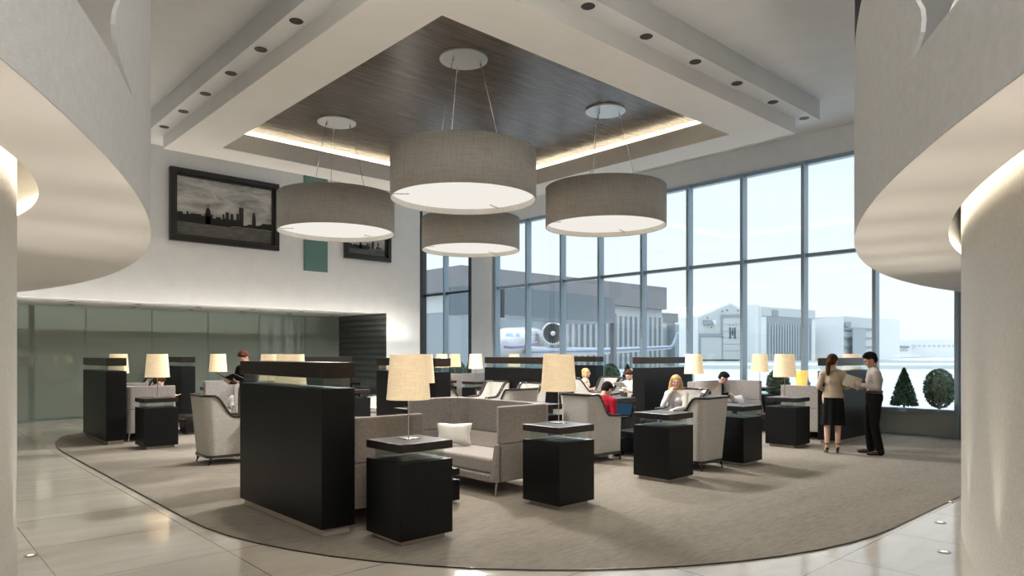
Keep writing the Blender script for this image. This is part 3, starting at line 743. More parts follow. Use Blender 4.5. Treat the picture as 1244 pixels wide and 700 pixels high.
for x, y, z, rz, ry, lb in ((3.38, 4.36, .265 * H + .150, 224, -18, 'white satin pillow leaning in the front curved sofa'),
                        (3.46, 9.3, .265 * H + .148, 172, -20, 'white pillow on the pale sofa at far left'),
                        (8.46, 4.72, .265 * H + .148, -90, -20, 'white pillow beside the man in black on the window sofa')):
    o = pw if first else pw.copy()
    if not first: COL.objects.link(o)
    first = False
    o.location = (x * H, y * H, z); o.rotation_euler = (0, R_(ry), R_(rz)); tag(o, lb, 'pillow', 'white satin pillows')
def Lo(x, y, lb): place(lt, x, y, 0, lb, 'table', 'low black coffee tables')
Lo(2.66, 3.76, 'low black coffee table between the two front sofas')
Lo(2.9, 9.0, 'low black coffee table between the far left sofas')
Lo(8.3, 4.12, 'low black coffee table between the two window side sofas')
Lo(5.52, 4.16, 'low black coffee table between the man in red and the woman in white')

# armchair: faces +x. Flared tub with dark wooden edge
def make_chair():
    e = empty('armchair'); dx, dy = .385 * H, .385 * H; r = .11; th = .055
    po = u_path(dx, dy, r, 6); 
    # finer sampling on straight arms and back
    pts = []
    for i in range(len(po) - 1):
        d = math.dist(po[i], po[i + 1]); k = max(1, int(d / .03))
        for j in range(k): pts.append((po[i][0] + (po[i+1][0] - po[i][0]) * j / k, po[i][1] + (po[i+1][1] - po[i][1]) * j / k))
    pts.append(po[-1]); n = len(pts)
    zb, za, zt = .082 * H, .425 * H, .62 * H
    def top(x):                     # height of the wooden edge: high at the back, sweeping down to the arm
        t = max(0, min(1, (x - .10) / (.30))); s = t * t * (3 - 2 * t)
        s = 1 - (1 - s) ** 1.35
        return zt + (za - zt) * s - (.012 * max(0, (x - .4) / .2))
    def pos(p, u):                  # flare outwards and back with height
        x, y = p; k = (1 - min(1, x / .45)); f = u
        nx = -.075 * k * f; sy = 1 + (.05 + .07 * k) * f
        taper = 1 - .03 * (1 - f)
        return (x + nx, y * sy * taper)
    def ringset(off):
        out = []
        for p in pts:
            zt_ = top(p[0]); row = []
            for u in (0, .25, .5, .75, 1):
                z = zb + (zt_ - zb) * u; xx, yy = pos(p, (z - zb) / (zt - zb))
                cx, cy = dx * .55, 0; d = Vector((cx - xx if p[0] < dx * .55 else 0, -yy)); d = d.normalized() * off
                row.append((xx + d.x, yy + d.y, z))
            out.append(row)
        return out
    A = ringset(0); B = ringset(th)
    rings = [a + b[::-1] for a, b in zip(A, B)]
    MB().loft(rings).build('tub', 'cream', e, smooth=False)
    sp = [Vector(((a[-1][0] + b[-1][0]) / 2, (a[-1][1] + b[-1][1]) / 2, a[-1][2] + .006)) for a, b in zip(A, B)]
    front0 = [Vector(((a[0] + b[0]) / 2 + .012, (a[1] + b[1]) / 2, a[2])) for a, b in zip(A[0][::-1], B[0][::-1])]
    front1 = [Vector(((a[0] + b[0]) / 2 + .012, (a[1] + b[1]) / 2, a[2])) for a, b in zip(A[-1][::-1], B[-1][::-1])]
    MB().rail(sp, th + .02, .035).build('top_rail', 'frame_wood', e, bevel=.008)
    for f in (front0, front1):
        m = MB(); m.tube([f[0] + Vector((-.02, 0, .01))] + [q for q in f], .026, 8).build('arm_post', 'frame_wood', e, smooth=True)
    bp = [Vector((a[0][0], a[0][1], zb - .004)) for a in A]; 
    MB().rail(bp, .035, .04).rail([bp[0], bp[-1]], .035, .04).build('base_rail', 'frame_wood', e, bevel=.006)
    MB().box(.05, -dy/2 + .05, zb, dx + .02, dy/2 - .05, .20 * H).build('seat_frame', 'cream', e, bevel=.01)
    MB().box(.06, -dy/2 + .06, .20 * H, dx + .03, dy/2 - .06, .275 * H).build('seat_cushion', 'cream', e, bevel=.03, bseg=4, smooth=True)
    for x, y in ((.05, -dy/2 + .05), (.05, dy/2 - .05), (dx - .0, -dy/2 + .02), (dx - .0, dy/2 - .02)):
        sx = -.035 if x < .2 else .02
        MB().tube([(x, y, zb), (x + sx * .4, y, zb * .5), (x + sx, y, .012)], .024, 8, .014).build('leg', 'frame_wood', e, smooth=True)
    return e
ch = make_chair(); GC = 'cream armchairs with dark wooden edges'
def C(x, y, rz, lb): return place(ch, x, y, rz, lb, 'chair', GC)
C(2.13, 6.46, 0, 'cream armchair at left, behind the largest partition cabinet')
C(3.1, 11.3 + .2, 180, 'cream armchair glimpsed right of the cabinet near the glass wall')
C(3.75 + .35, 10.55, 0, 'cream armchair behind the pale sofa at far left')
C(6.18, 6.98, 180, 'left cream armchair of the pair before the middle partition cabinet')
C(6.16, 6.27, 180, 'right cream armchair of the pair before the middle partition cabinet')
C(4.72, 4.24, 0, 'cream armchair holding the man in red')
C(5.25, 3.16, 90, 'cream armchair seen from behind, right of the front lampless table')
C(6.38, 4.10, 180, 'cream armchair holding the long haired woman in white')
C(8.05, 6.05, 180, 'cream armchair left of the wide cabinet, holding the person with papers')
C(7.81, 7.05, -48, 'cream armchair holding the blonde woman in the cream dress')
C(8.64, 7.02, 180, 'cream armchair beside the window, facing the woman in the cream dress')
C(5.0, 5.25, 90, 'cream armchair half hidden behind the lamp before the curved sofa')
C(4.42, 6.0, 0, 'cream armchair against the cabinet behind the nearest lamp')
C(5.3, 8.1, 180, 'cream armchair glimpsed left of the cabinet behind the nearest lamp')

# small things
mg = empty('magazine_stack', (4.5 * H, 7.95 * H, .433 * H)); tag(mg, 'blue and white magazines inside the glass band of a back table', 'magazine')
MB().box(-.2, -.15, 0, .05, .12, .035).build('cover', 'mag_blue', mg)
MB().box(-.19, -.14, .035, .06, .13, .045).build('page', 'paper', mg)
fo = MB().box(-.14, -.1, 0, .14, .1, .012).build('menu_folder', 'cl_black', loc=(3.40 * H, 3.02 * H, .534 * H)); bpy.data.objects.remove(fo)
ct = empty('coffee_cup', (7.40 * H - .02, 4.70 * H - .1, .533 * H)); tag(ct, 'small white cup on the table right of the long haired woman', 'cup')
MB().lathe([(.02, 0), (.038, .03), (.04, .06), (.036, .06), (.018, .006)], seg=20).build('bowl', 'cl_white', ct, smooth=True)
MB().tube([(.038, 0, .05), (.06, 0, .045), (.058, 0, .02), (.034, 0, .018)], .005, 6).build('handle', 'cl_white', ct)

# ------------------------------------------------------------------ people
def remesh(o, vox, it=5):
    r = o.modifiers.new('remesh', 'REMESH'); r.mode = 'VOXEL'; r.voxel_size = vox; r.use_smooth_shade = True
    s = o.modifiers.new('smooth', 'SMOOTH'); s.factor = .5; s.iterations = it
def drop_wn(o):
    for m in list(o.modifiers):
        if m.type == 'WEIGHTED_NORMAL': o.modifiers.remove(m)
V = Vector
def hand(mb, wr, fwd, palm_n, curl, side, spread=.0):
    """wrist, direction of the fingers, direction the palm faces, curl 0..1, +1 when the thumb is on the a-side"""
    f = V(fwd).normalized(); n = V(palm_n); n = (n - f * n.dot(f)).normalized(); a = f.cross(n).normalized() * side
    wr = V(wr)
    m = Matrix((f, a, n)).transposed()
    mb.ell(wr + f * .045, (.05, .038, .016), m)
    mb.limb(wr, .024, wr + f * .02, .022)
    for k, (off, ln) in enumerate(((.027, .068), (.010, .078), (-.008, .073), (-.025, .058))):
        b = wr + f * .078 + a * off; ang = curl * .9
        d1 = f * math.cos(ang) + n * math.sin(ang) + a * off * spread; p1 = b + d1 * ln * .5
        d2 = f * math.cos(ang * 2.1) + n * math.sin(ang * 2.1) + a * off * spread; p2 = p1 + d2 * ln * .5
        mb.chain([b - f * .03, b, p1, p2], [.010, .0095, .0088, .0075])
    t0 = wr + f * .022 + a * .026; t1 = t0 + (f * .55 + a * .8 + n * .25).normalized() * .035; t2 = t1 + (f * .85 + a * .25 + n * .45 * (curl + .2)).normalized() * .034
    mb.chain([wr + f * .01, t0, t1, t2], [.014, .0135, .011, .009])
def headmat(yaw, pitch, roll=0):
    return (Matrix.Rotation(R_(yaw), 3, 'Z') @ Matrix.Rotation(R_(pitch), 3, 'Y') @ Matrix.Rotation(R_(roll), 3, 'X'))
def person(label, loc, rz, J, top='cl_white', sleeves=True, legs='trousers', bottom='cl_black', skin='skin', hair='short', hairmat='hair_black', shoes='shoe_black', female=False, jacket=False):
    e = empty('person', (loc[0] * H, loc[1] * H, loc[2] if len(loc) > 2 else 0), R_(rz)); tag(e, label, 'person')
    P, Cc, Nk, Hd = V(J['pelvis']), V(J['chest']), V(J['neck']), V(J['head'])
    sw = .148 if female else .185; tw = J.get('twist', 0); tm = Matrix.Rotation(R_(tw), 3, 'Z')
    up = (Nk - Cc).normalized(); fwd = V((1, 0, 0)); fwd = (fwd - up * fwd.dot(up)).normalized()
    fwd = tm @ fwd; lat = up.cross(fwd).normalized()
    hm = headmat(*J.get('look', (0, 0)))
    B = MB()
    def torso(mb, g, chest=True):
        m = Matrix((fwd, lat, up)).transposed()
        n = 7; 
        for i in range(n + 1):
            t = i / n; c = P.lerp(Cc, t)
            wd = ((.148 if female else .165) * (1 - t) + (.132 if female else .15) * t) - .03 * math.sin(PI * t) * (1.5 if female else 1); dp = .115 - .018 * math.sin(PI * t)
            mb.ell(c, (dp + g, (wd + (-.005 if female else .015) * t) + g, .085 + g), m)
        mb.ell(Cc + up * .05, (.10 + g, sw * .86 + g, .13 + g), m)
        if female: 
            for s in (-1, 1): mb.ell(Cc + fwd * .065 + lat * s * .06 + up * .01, (.055 + g, .058 + g, .055 + g), m)
        for s in (-1, 1): mb.limb(Nk - up * .045, .062 + g, Nk + lat * s * sw - up * .075, .052 + g)
    torso(B, 0)
    B.chain([Nk - up * .06, Nk + up * .02, Hd - hm @ V((.02, 0, .07))], [.062, .052, .050])
    def hp(x, y, z): return Hd + hm @ V((x, y, z))
    B.ell(hp(-.008, 0, .02), (.096, .075, .098), hm, 22, 14); B.ell(hp(.022, 0, -.045), (.066, .056, .068), hm, 18, 12)
    B.ell(hp(.06, 0, -.092), (.024, .025, .02), hm); B.ell(hp(.082, 0, .018), (.016, .045, .012), hm)
    B.chain([hp(.084, 0, .015), hp(.103, 0, -.022)], [.009, .0125]); B.ell(hp(.092, 0, -.03), (.013, .017, .009), hm)
    for s in (-1, 1): B.ell(hp(-.002, s * .076, -.008), (.018, .008, .030), hm); B.ell(hp(.058, s * .04, -.03), (.026, .022, .026), hm)
    tops = MB(); bots = MB(); torso(tops, .014)
    for k, s in ((0, 1), (1, -1)):        # 0 = left (+y), 1 = right (-y)
        sh = Nk + lat * s * sw - up * .075; el = V(J['elbow'][k]); wr = V(J['wrist'][k])
        B.chain([sh, el, wr], [.045 if female else .052, .036 if female else .041, .024 if female else .027]); B.limb(el.lerp(wr, .3), .036 if female else .042, wr, .024)
        hd = J.get('hand', [None, None])[k] or ((wr - el).normalized(), (0, -s, -.3), .45)
        hand(B, wr, hd[0], hd[1], hd[2], s * (1 if hd[1][2] > -.5 else -1))
        if sleeves:
            g = .014; end = el.lerp(wr, .96 if sleeves is True else sleeves)
            tops.chain([sh, el, end], [(.050 if female else .058) + g * .4, (.038 if female else .046) + g * .4, .031 if female else .036])
            if not J.get('nocuff'): tops.limb(el.lerp(end, .8), .036 if female else .042, end, .034 if female else .038)
        hip = P + V((0, s * .085, -.03)); kn = V(J['knee'][k]); an = V(J['ankle'][k])
        B.chain([hip, kn, an], [.082, .052, .036]); B.ell(kn.lerp(an, .28) - (kn - hip).normalized() * .0, (.05, .047, .09))
        toe = V(J['toe'][k]); B.chain([an, an.lerp(toe, .5) - V((0, 0, .02)), toe], [.034, .032, .024])
        if legs == 'trousers':
            bots.chain([hip, kn, an + (an - kn).normalized() * .02], [.102, .072, .062]); bots.limb(kn, .07, an, .064)
    if legs == 'trousers':
        for t in (0, .12): bots.ell(P.lerp(Cc, t) - V((0, 0, .01)), (.132, .178, .12))
    o = B.build('body', skin, e); remesh(o, .0065, 3)
    if not J.get('hidden'):
        for s in (-1, 1):
            MB().ell(hp(.083, s * .031, .002), (.006, .009, .0042), hm).build('eye', 'eye', e, smooth=True)
            MB().ell(hp(.088, s * .031, .022), (.005, .016, .0028), hm).build('eyebrow', hairmat, e, smooth=True)
        MB().ell(hp(.088, 0, -.062), (.009, .022, .007), hm).build('mouth', 'lip', e, smooth=True)
    # top
    o = tops.build('jacket' if jacket else ('dress' if legs == 'dress' else 'shirt'), top, e); remesh(o, .0085, 3)
    if jacket or J.get('collar'):
        c = MB(); m = Matrix((fwd, lat, up)).transposed()
        rings = []
        for r_, z_ in ((.072, -.03), (.064, .012), (.056, .012), (.06, -.03)):
            rings.append([Nk + m @ V((r_ * math.cos(2 * PI * i / 24) * 1.05, r_ * math.sin(2 * PI * i / 24), z_)) for i in range(24)])
        c.loft(rings + [rings[0]], cap=False).build('collar', top, e, smooth=True)
    if legs == 'trousers':
        o = bots.build('trousers', bottom, e); remesh(o, .012, 6)
        if J.get('belt'):
            rings = [[P + V((0, 0, .085)) + V((r_ * 1.0 * math.cos(2 * PI * i / 32), r_ * 1.33 * math.sin(2 * PI * i / 32), z_)) for i in range(32)] for r_, z_ in ((.128, 0), (.128, .035), (.12, .035), (.12, 0))]
            MB().loft(rings + [rings[0]], cap=False).build('belt', 'shoe_brown', e, smooth=True)
    elif legs == 'skirt':
        rings = []
        for z, rx, ry in ((P.z + .10, .112, .132), (P.z + .03, .128, .155), (P.z - .10, .134, .165), (P.z - .28, .140, .172), (P.z - .45, .155, .19)):
            rings.append([(P.x + (rx + (.010 * math.sin(9 * 2 * PI * i / 72) if z < P.z - .05 else 0)) * math.cos(2 * PI * i / 72), P.y + (ry + (.010 * math.sin(9 * 2 * PI * i / 72) if z < P.z - .05 else 0)) * math.sin(2 * PI * i / 72), z) for i in range(72)])
        MB().loft(rings).build('skirt', bottom, e, smooth=True)
        # flared hem of the jacket
        rings = []
        for z, rx, ry in ((P.z + .22, .104, .118), (P.z + .10, .124, .146), (P.z + .0, .142, .170), (P.z - .0, .136, .162), (P.z + .2, .09, .105)):
            rings.append([(P.x + rx * math.cos(2 * PI * i / 40), P.y + ry * math.sin(2 * PI * i / 40), z) for i in range(40)])
        MB().loft(rings).build('jacket_hem', top, e, smooth=True)
    elif legs == 'dress':
        m = MB()
        for k, s in ((0, 1), (1, -1)):
            hip = P + V((0, s * .07, -.01)); kn = V(J['knee'][k]); m.limb(hip, .108, kn, .078)
        m.ell(P, (.13, .17, .12)); m.ell((P + V(J['knee'][0])) / 2 * .5 + (P + V(J['knee'][1])) / 2 * .5, (.2, .13, .07))
        o = m.build('dress_skirt', bottom, e); remesh(o, .012, 8)
    # shoes
    for k, s in ((0, 1), (1, -1)):
        an = V(J['ankle'][k]); toe = V(J['toe'][k]); d = (toe - an); d.z = 0; d.normalize(); sd = V((-d.y, d.x, 0))
        m = MB(); fl = J.get('floor', 0) + .012
        if J.get('heels'):
            b = V((an.x, an.y, 0))
            m.chain([b - d * .03 + V((0, 0, fl + .075)), b + d * .06 + V((0, 0, fl + .05)), b + d * .13 + V((0, 0, fl + .018)), b + d * .19 + V((0, 0, fl + .012))], [.026, .026, .03, .012])
            m.chain([b - d * .045 + V((0, 0, fl + .06)), b - d * .05 + V((0, 0, fl + .005))], [.012, .006])
            o = m.build('shoe', 'shoe_blk', e); remesh(o, .006, 2)
            MB().lathe([(.040, an.z + .035), (.040, an.z + .047), (.036, an.z + .047), (.036, an.z + .035)], (an.x, an.y, 0), 20).build('ankle_strap', 'shoe_blk', e)
        else:
            b = V((an.x, an.y, 0))
            mm = Matrix((d, sd, V((0, 0, 1)))).transposed()
            m.ell(b - d * .02 + V((0, 0, fl + .045)), (.055, .044, .045), mm); m.ell(b + d * .07 + V((0, 0, fl + .036)), (.09, .045, .036), mm); m.ell(b + d * .14 + V((0, 0, fl + .028)), (.07, .043, .028), mm)
            m.box(b.x - .001, b.y - .001, fl + .02, b.x + .001, b.y + .001, fl + .03)
            o = m.build('shoe', 'shoe_blk' if shoes == 'shoe_black' else shoes, e); remesh(o, .008, 3)
    # hair
    hr = MB()
    if hair in ('short', 'buzz'):
        hr.ell(hp(-.018, 0, .042), (.100, .082, .090), hm, 22, 14); hr.ell(hp(-.05, 0, -.005), (.062, .074, .075), hm)
        if hair == 'short': 
            hr.ell(hp(.052, .02, .092), (.045, .05, .026), hm); hr.ell(hp(.045, -.03, .088), (.045, .04, .028), hm); hr.ell(hp(0, 0, .115), (.07, .06, .026), hm)
    elif hair == 'ponytail':
        hr.ell(hp(-.016, 0, .036), (.101, .083, .090), hm, 22, 14); hr.ell(hp(-.05, 0, -.01), (.062, .074, .07), hm)
        hr.chain([hp(-.11, 0, -.01), hp(-.135, .005, -.06), hp(-.125, .01, -.13), hp(-.12, .012, -.20), hp(-.12, .01, -.25)], [.028, .034, .040, .032, .012])
    elif hair == 'bob':
        hr.ell(hp(-.020, 0, .035), (.104, .088, .092), hm, 22, 14)
        for s in (-1, 1): hr.chain([hp(.0, s * .072, .03), hp(-.01, s * .083, -.06), hp(-.01, s * .075, -.11)], [.035, .034, .022])
        hr.ell(hp(-.055, 0, -.045), (.06, .08, .085), hm)
    elif hair == 'long':
        hr.ell(hp(-.020, 0, .035), (.104, .088, .092), hm, 22, 14); hr.ell(hp(-.05, 0, -.04), (.062, .082, .09), hm)
        for s in (-1, 1):
            hr.chain([hp(.03, s * .06, .06), hp(.0, s * .082, -.03), hp(-.0, s * .088, -.13), hp(.02, s * .10, -.23), hp(.04, s * .09, -.33)], [.03, .036, .042, .044, .02])
        hr.chain([hp(-.06, 0, -.05), hp(-.075, .02, -.16), hp(-.07, -.02, -.27), hp(-.06, 0, -.34)], [.07, .075, .06, .025])
    o = hr.build('hair', hairmat, e); remesh(o, .006, 4)
    return e
M['shoe_blk'] = pr('shoe_black', (.012, .011, .011), .25)

def seated(lean=0, **k):
    r = R_(lean); c, s = math.cos(r), math.sin(r)
    f = lambda x, y, z: (x * c + (z - .52) * s, y, .52 + (z - .52) * c - x * s)
    J = dict(pelvis=(0, 0, .54), chest=f(.0, 0, .86), neck=f(.01, 0, 1.03), head=f(.035, 0, 1.165), look=(0, 10 + lean * .6),
             elbow=[f(.06, .23, .75), f(.06, -.23, .75)], wrist=[(.34, .12, .70), (.34, -.12, .70)],
             knee=[(.46, .11, .53), (.46, -.11, .53)], ankle=[(.44, .11, .10), (.44, -.11, .10)], toe=[(.60, .12, .03), (.60, -.12, .03)])
    J.update(k); return J
# the two standing
Jw = dict(pelvis=(0, 0, .93), chest=(.0, 0, 1.20), neck=(.005, 0, 1.385), head=(.03, 0, 1.525), look=(-30, 8),
          elbow=[(-.03, .215, 1.10), (-.01, -.215, 1.10)], wrist=[(.18, .09, 1.03), (.19, -.10, 1.08)], hand=[((.6, -.8, 0), (-1, -.2, 0), .6), ((.6, .8, 0), (-1, .2, 0), .6)],
          knee=[(.01, .085, .50), (.02, -.075, .50)], ankle=[(-.03, .09, .13), (-.01, -.07, .13)], toe=[(.09, .10, .04), (.11, -.08, .04)], heels=True)
person('standing woman in beige jacket and black skirt, hair in a ponytail', (6.985, 2.87), 28, Jw, top='cl_beige', legs='skirt', bottom='cl_black', hair='ponytail', hairmat='hair_brown', female=True, jacket=True)
Jm = dict(pelvis=(0, 0, .93), chest=(.0, 0, 1.22), neck=(.01, 0, 1.41), head=(.055, 0, 1.545), look=(0, 22),
          elbow=[(.01, .25, 1.11), (.0, -.24, 1.10)], wrist=[(.20, .17, 1.14), (.22, -.04, 1.09)], hand=[((.8, -.3, .3), (0, -1, .2), .5), ((.8, .5, .2), (0, 1, .3), .5)],
          knee=[(.02, .10, .50), (.06, -.12, .50)], ankle=[(-.06, .11, .09), (.02, -.14, .09)], toe=[(.09, .13, .03), (.17, -.17, .03)], belt=True, collar=True)
person('standing man in pale shirt and black trousers reading a paper', (7.20, 2.56), 122, Jm, top='cl_shirt', bottom='cl_black', skin='skin_tan', hair='short', hairmat='hair_black', shoes='shoe_brown')
# papers held by the standing man
a = R_(130); d = V((math.cos(a), math.sin(a), 0)); lt_ = V((-math.sin(a), math.cos(a), 0)); base = V((7.20 * H, 2.56 * H, 0))
def sheet(nm, c, ux, uy, w, hh, mat, t=.006):
    n = ux.cross(uy).normalized() * t; c = V(c); m = MB()
    m.extr([c - ux * w / 2 - uy * hh / 2, c + ux * w / 2 - uy * hh / 2, c + ux * w / 2 + uy * hh / 2, c - ux * w / 2 + uy * hh / 2], n); return m.build(nm, mat)
ctr = base + d * .36 - FW * .05 + V((0, 0, 1.19))
tag(sheet('paper_folder', ctr, (d * .93 - FW * .2 + V((0, 0, .28))).normalized(), (d * -.25 - FW * .25 + V((0, 0, .95))).normalized(), .29, .19, 'paper'), 'cream paper folder held open by the standing man', 'folder')
# seated
person('seated man in red shirt leaning forward with his back to the camera', (4.97, 4.24), 8, seated(28, look=(0, 42)), top='cl_red', bottom='cl_blue', skin='skin', hair='short', hairmat='hair_black')
Jb = seated(8, look=(22, 4), elbow=[(.20, .20, .74), (.24, -.18, .76)], wrist=[(.40, .10, .72), (.20, -.06, .99)], hand=[((.9, -.3, 0), (0, 0, -1), .3), ((-.35, .25, .9), (-.6, .2, -.2), 1.1)])
Jb['head'] = (.09, 0, 1.165)
person('long haired blonde woman in white, resting her chin on her hand', (6.12, 4.10), 195, Jb, top='cl_white', bottom='cl_blue', hair='long', hairmat='hair_blonde', female=True)
person('blonde woman with a bob in a sleeveless cream dress, arms folded', (7.90, 6.95), -48, seated(0, look=(5, 0), elbow=[(.08, .21, .74), (.08, -.21, .74)], wrist=[(.23, -.05, .74), (.25, .06, .78)], hand=[((.1, -1, 0), (-1, 0, 0), .3), ((.1, 1, 0), (-1, 0, 0), .3)]), top='cl_dress', sleeves=False, legs='dress', bottom='cl_dress', hair='bob', hairmat='hair_blonde', female=True)
person('red haired person holding papers at the edge of the wide cabinet', (7.93, 6.05), 180, seated(12, look=(0, 25), wrist=[(.38, .10, .80), (.38, -.10, .80)]), top='cl_white', bottom='cl_black', hair='short', hairmat='hair_red')
person('man in black jacket looking down on the window sofa', (8.04, 4.84), -70, seated(16, look=(0, 35), wrist=[(.32, .03, .78), (.34, -.08, .74)]), top='cl_black', bottom='cl_black', hair='short', hairmat='hair_black')
person('man in navy leaning forward on the far left sofa', (2.35, 9.35), -12, seated(30, look=(0, 30), wrist=[(.50, .10, .70), (.60, -.16, .78)], hand=[None, ((1, 0, .1), (0, 0, 1), .15)]), top='cl_navy', bottom='cl_tan', hair='short', hairmat='hair_brown')
person('seated person whose brown hair shows through the gap of the middle cabinet', (7.00, 7.42), 200, seated(5), top='cl_navy', bottom='cl_black', hair='short', hairmat='hair_red')
C(7.12, 7.46, 200, 'cream armchair hidden behind the middle cabinet, holding a brown haired person')
person('seated person whose dark hair shows at the left end of the middle cabinet gap', (7.22, 8.22), 180, seated(5), top='cl_navy', bottom='cl_black', hair='short', hairmat='hair_black')
C(7.34, 8.22, 180, 'cream armchair hidden behind the middle cabinet, holding a dark haired person')
Js = dict(pelvis=(0, 0, .95), chest=(.0, 0, 1.24), neck=(.02, 0, 1.44), head=(.065, 0, 1.575), look=(5, 30),
          elbow=[(.04, .25, 1.14), (.06, -.25, 1.12)], wrist=[(.27, .12, 1.13), (.32, -.10, 1.12)], hand=[((.9, -.2, .2), (0, 0, 1), .5), ((.9, .2, .2), (0, 0, 1), .5)],
          knee=[(.02, .10, .5), (.03, -.1, .5)], ankle=[(-.03, .1, .09), (-.02, -.1, .09)], toe=[(.12, .12, .03), (.13, -.12, .03)], collar=True)
person('standing man in black reading behind the largest partition cabinet', (3.06, 7.78), 200, Js, top='cl_black', bottom='cl_tan', hair='short', hairmat='hair_red')
a = R_(200); d = V((math.cos(a), math.sin(a), 0)); lt_ = V((-math.sin(a), math.cos(a), 0)); base = V((3.06 * H, 7.78 * H, 0))
bk = empty('book', base + d * .38 + V((0, 0, 1.17))); tag(bk, 'open black folder in the hands of the standing man at left', 'book')
for s in (-1, 1):
    m = MB(); ux = (lt_ * s * .9 + V((0, 0, .3))).normalized(); uy = (d * .9 + V((0, 0, .35))).normalized(); n = ux.cross(uy) * .008
    m.extr([V((0, 0, 0)) - uy * .14, ux * .24 - uy * .14, ux * .24 + uy * .14, uy * .14], n).build('cover', 'cl_black', bk)
    m = MB(); m.extr([-n * 1.4 * 1 - uy * .13, ux * .22 - uy * .13 - n * 1.4, ux * .22 + uy * .13 - n * 1.4, uy * .13 - n * 1.4], -n * .5 * 1).build('page', 'cl_white', bk)
# laptop on the red man's knees
lp = empty('laptop', (5.24 * H, 4.20 * H, .63), R_(10)); tag(lp, 'open laptop on the knees of the man in red', 'laptop')
MB().box(-.02, -.16, 0, .2, .16, .016).build('keyboard_base', 'cl_black', lp)
m = MB(); m.extr([(.2, -.16, .01), (.27, -.16, .22), (.27, .16, .22), (.2, .16, .01)], (.012, 0, -.003)); m.build('lid', 'cl_black', lp)
m = MB(); m.extr([(.2, -.145, .03), (.262, -.145, .21), (.262, .145, .21), (.2, .145, .03)], (-.002, 0, .0006)); m.build('screen', emis('screen_glow', (.10, .24, .42), .16), lp)
tag(sheet('paper', V((7.62 * H, 6.05 * H, .93)), V((0, 1, 0)), V((-.8, 0, .5)).normalized(), .3, .22, 'cl_white'), 'white papers held by the red haired person', 'paper')

# ------------------------------------------------------------------ topiary outside the glass
def topiary(kind, x, y, s, label, z=.33):
    e = empty('topiary_shrub', (x * H, y * H, 0)); tag(e, label, 'shrub', 'clipped shrubs outside the window')
    rnd = random.Random(int(x * 100 + y * 37)); mb = MB(); core = MB()
    Rr = .245 * s; hh = (.74 if kind == 'cone' else .70) * s; z0 = z * H
    n = 2600
    for i in range(n):
        if kind == 'cone':
            t = rnd.random() ** 1.5; rr = Rr * 1.0 * (1 - t) ** .8 * (.8 + .25 * rnd.random()); zz = z0 + .04 + hh * t
        else:
            u = rnd.uniform(-1, 1); rr = Rr * math.sqrt(max(0, 1 - u * u)) * (.85 + .2 * rnd.random()); zz = z0 + hh / 2 + .02 + u * hh / 2
        a = rnd.uniform(0, 2 * PI); p = V((rr * math.cos(a), rr * math.sin(a), zz))
        dx = V((rnd.gauss(0, 1), rnd.gauss(0, 1), rnd.gauss(0, 1))).normalized(); o = p - V((0, 0, z0 + hh * .4)); dn = (o.normalized() + dx * .9).normalized()
        sd = dn.cross(dx).normalized() * .009; ln = rnd.uniform(.03, .055)
        mb.add([p - sd, p + dn * ln * .5 - sd * 1.6, p + dn * ln, p + dn * ln * .5 + sd * 1.6, p + sd], [(0, 1, 2, 3, 4)])
    mb.build('foliage', 'leaf', e)
    if kind == 'cone': core.lathe([(Rr * .82, z0 + .05), (Rr * .6, z0 + hh * .35), (Rr * .3, z0 + hh * .7), (.01, z0 + hh * .98)], seg=16)
    else: core.ell((0, 0, z0 + hh / 2 + .02), (Rr * .86, Rr * .86, hh * .43))
    core.build('inner_twigs', 'leaf', e)
    MB().tube([(0, 0, z0 - .036), (0, 0, z0 + .1)], .02, 8).build('stem', 'bark', e)
    return e
pl_ = empty('planter_trough', (W + .5, 0, 0)); tag(pl_, 'long grey planter trough standing outside the window wall', 'planter')
MB().box(-.25, 3.9, -.05, .25, 21.5, .30 * H).build('trough', 'trough', pl_); MB().box(-.22, 3.95, .30 * H - .02, .22, 21.4, .30 * H + .012).build('soil', 'soil', pl_, )
xs = 9.25 + .30
for k, y, s, lb in (('cone', 3.04, 1.0, 'cone shaped clipped shrub right of the standing man'), ('ball', 2.645, 1.08, 'egg shaped clipped shrub at the far right of the window'),
                    ('ball', 4.70, 1.0, 'round clipped shrub behind the lamp beside the window sofa'), ('cone', 4.33, .9, 'cone shaped clipped shrub behind the amber lamp'),
                    ('ball', 7.80, 1.1, 'round clipped shrub behind the man in red'), ('cone', 7.42, 1.0, 'cone shaped clipped shrub behind the man in red, on the right'),
                    ('ball', 12.19, 1.15, 'round clipped shrub beyond the far grey sofa'), ('cone', 11.75, 1.15, 'cone shaped clipped shrub at the right of the black framed window'),
                    ('ball', 13.03, 1.15, 'round clipped shrub behind the cabinet near the black frame'), ('cone', 12.62, 1.1, 'cone shaped clipped shrub behind the far cabinet gap')):
    topiary(k, xs, y, s, lb)

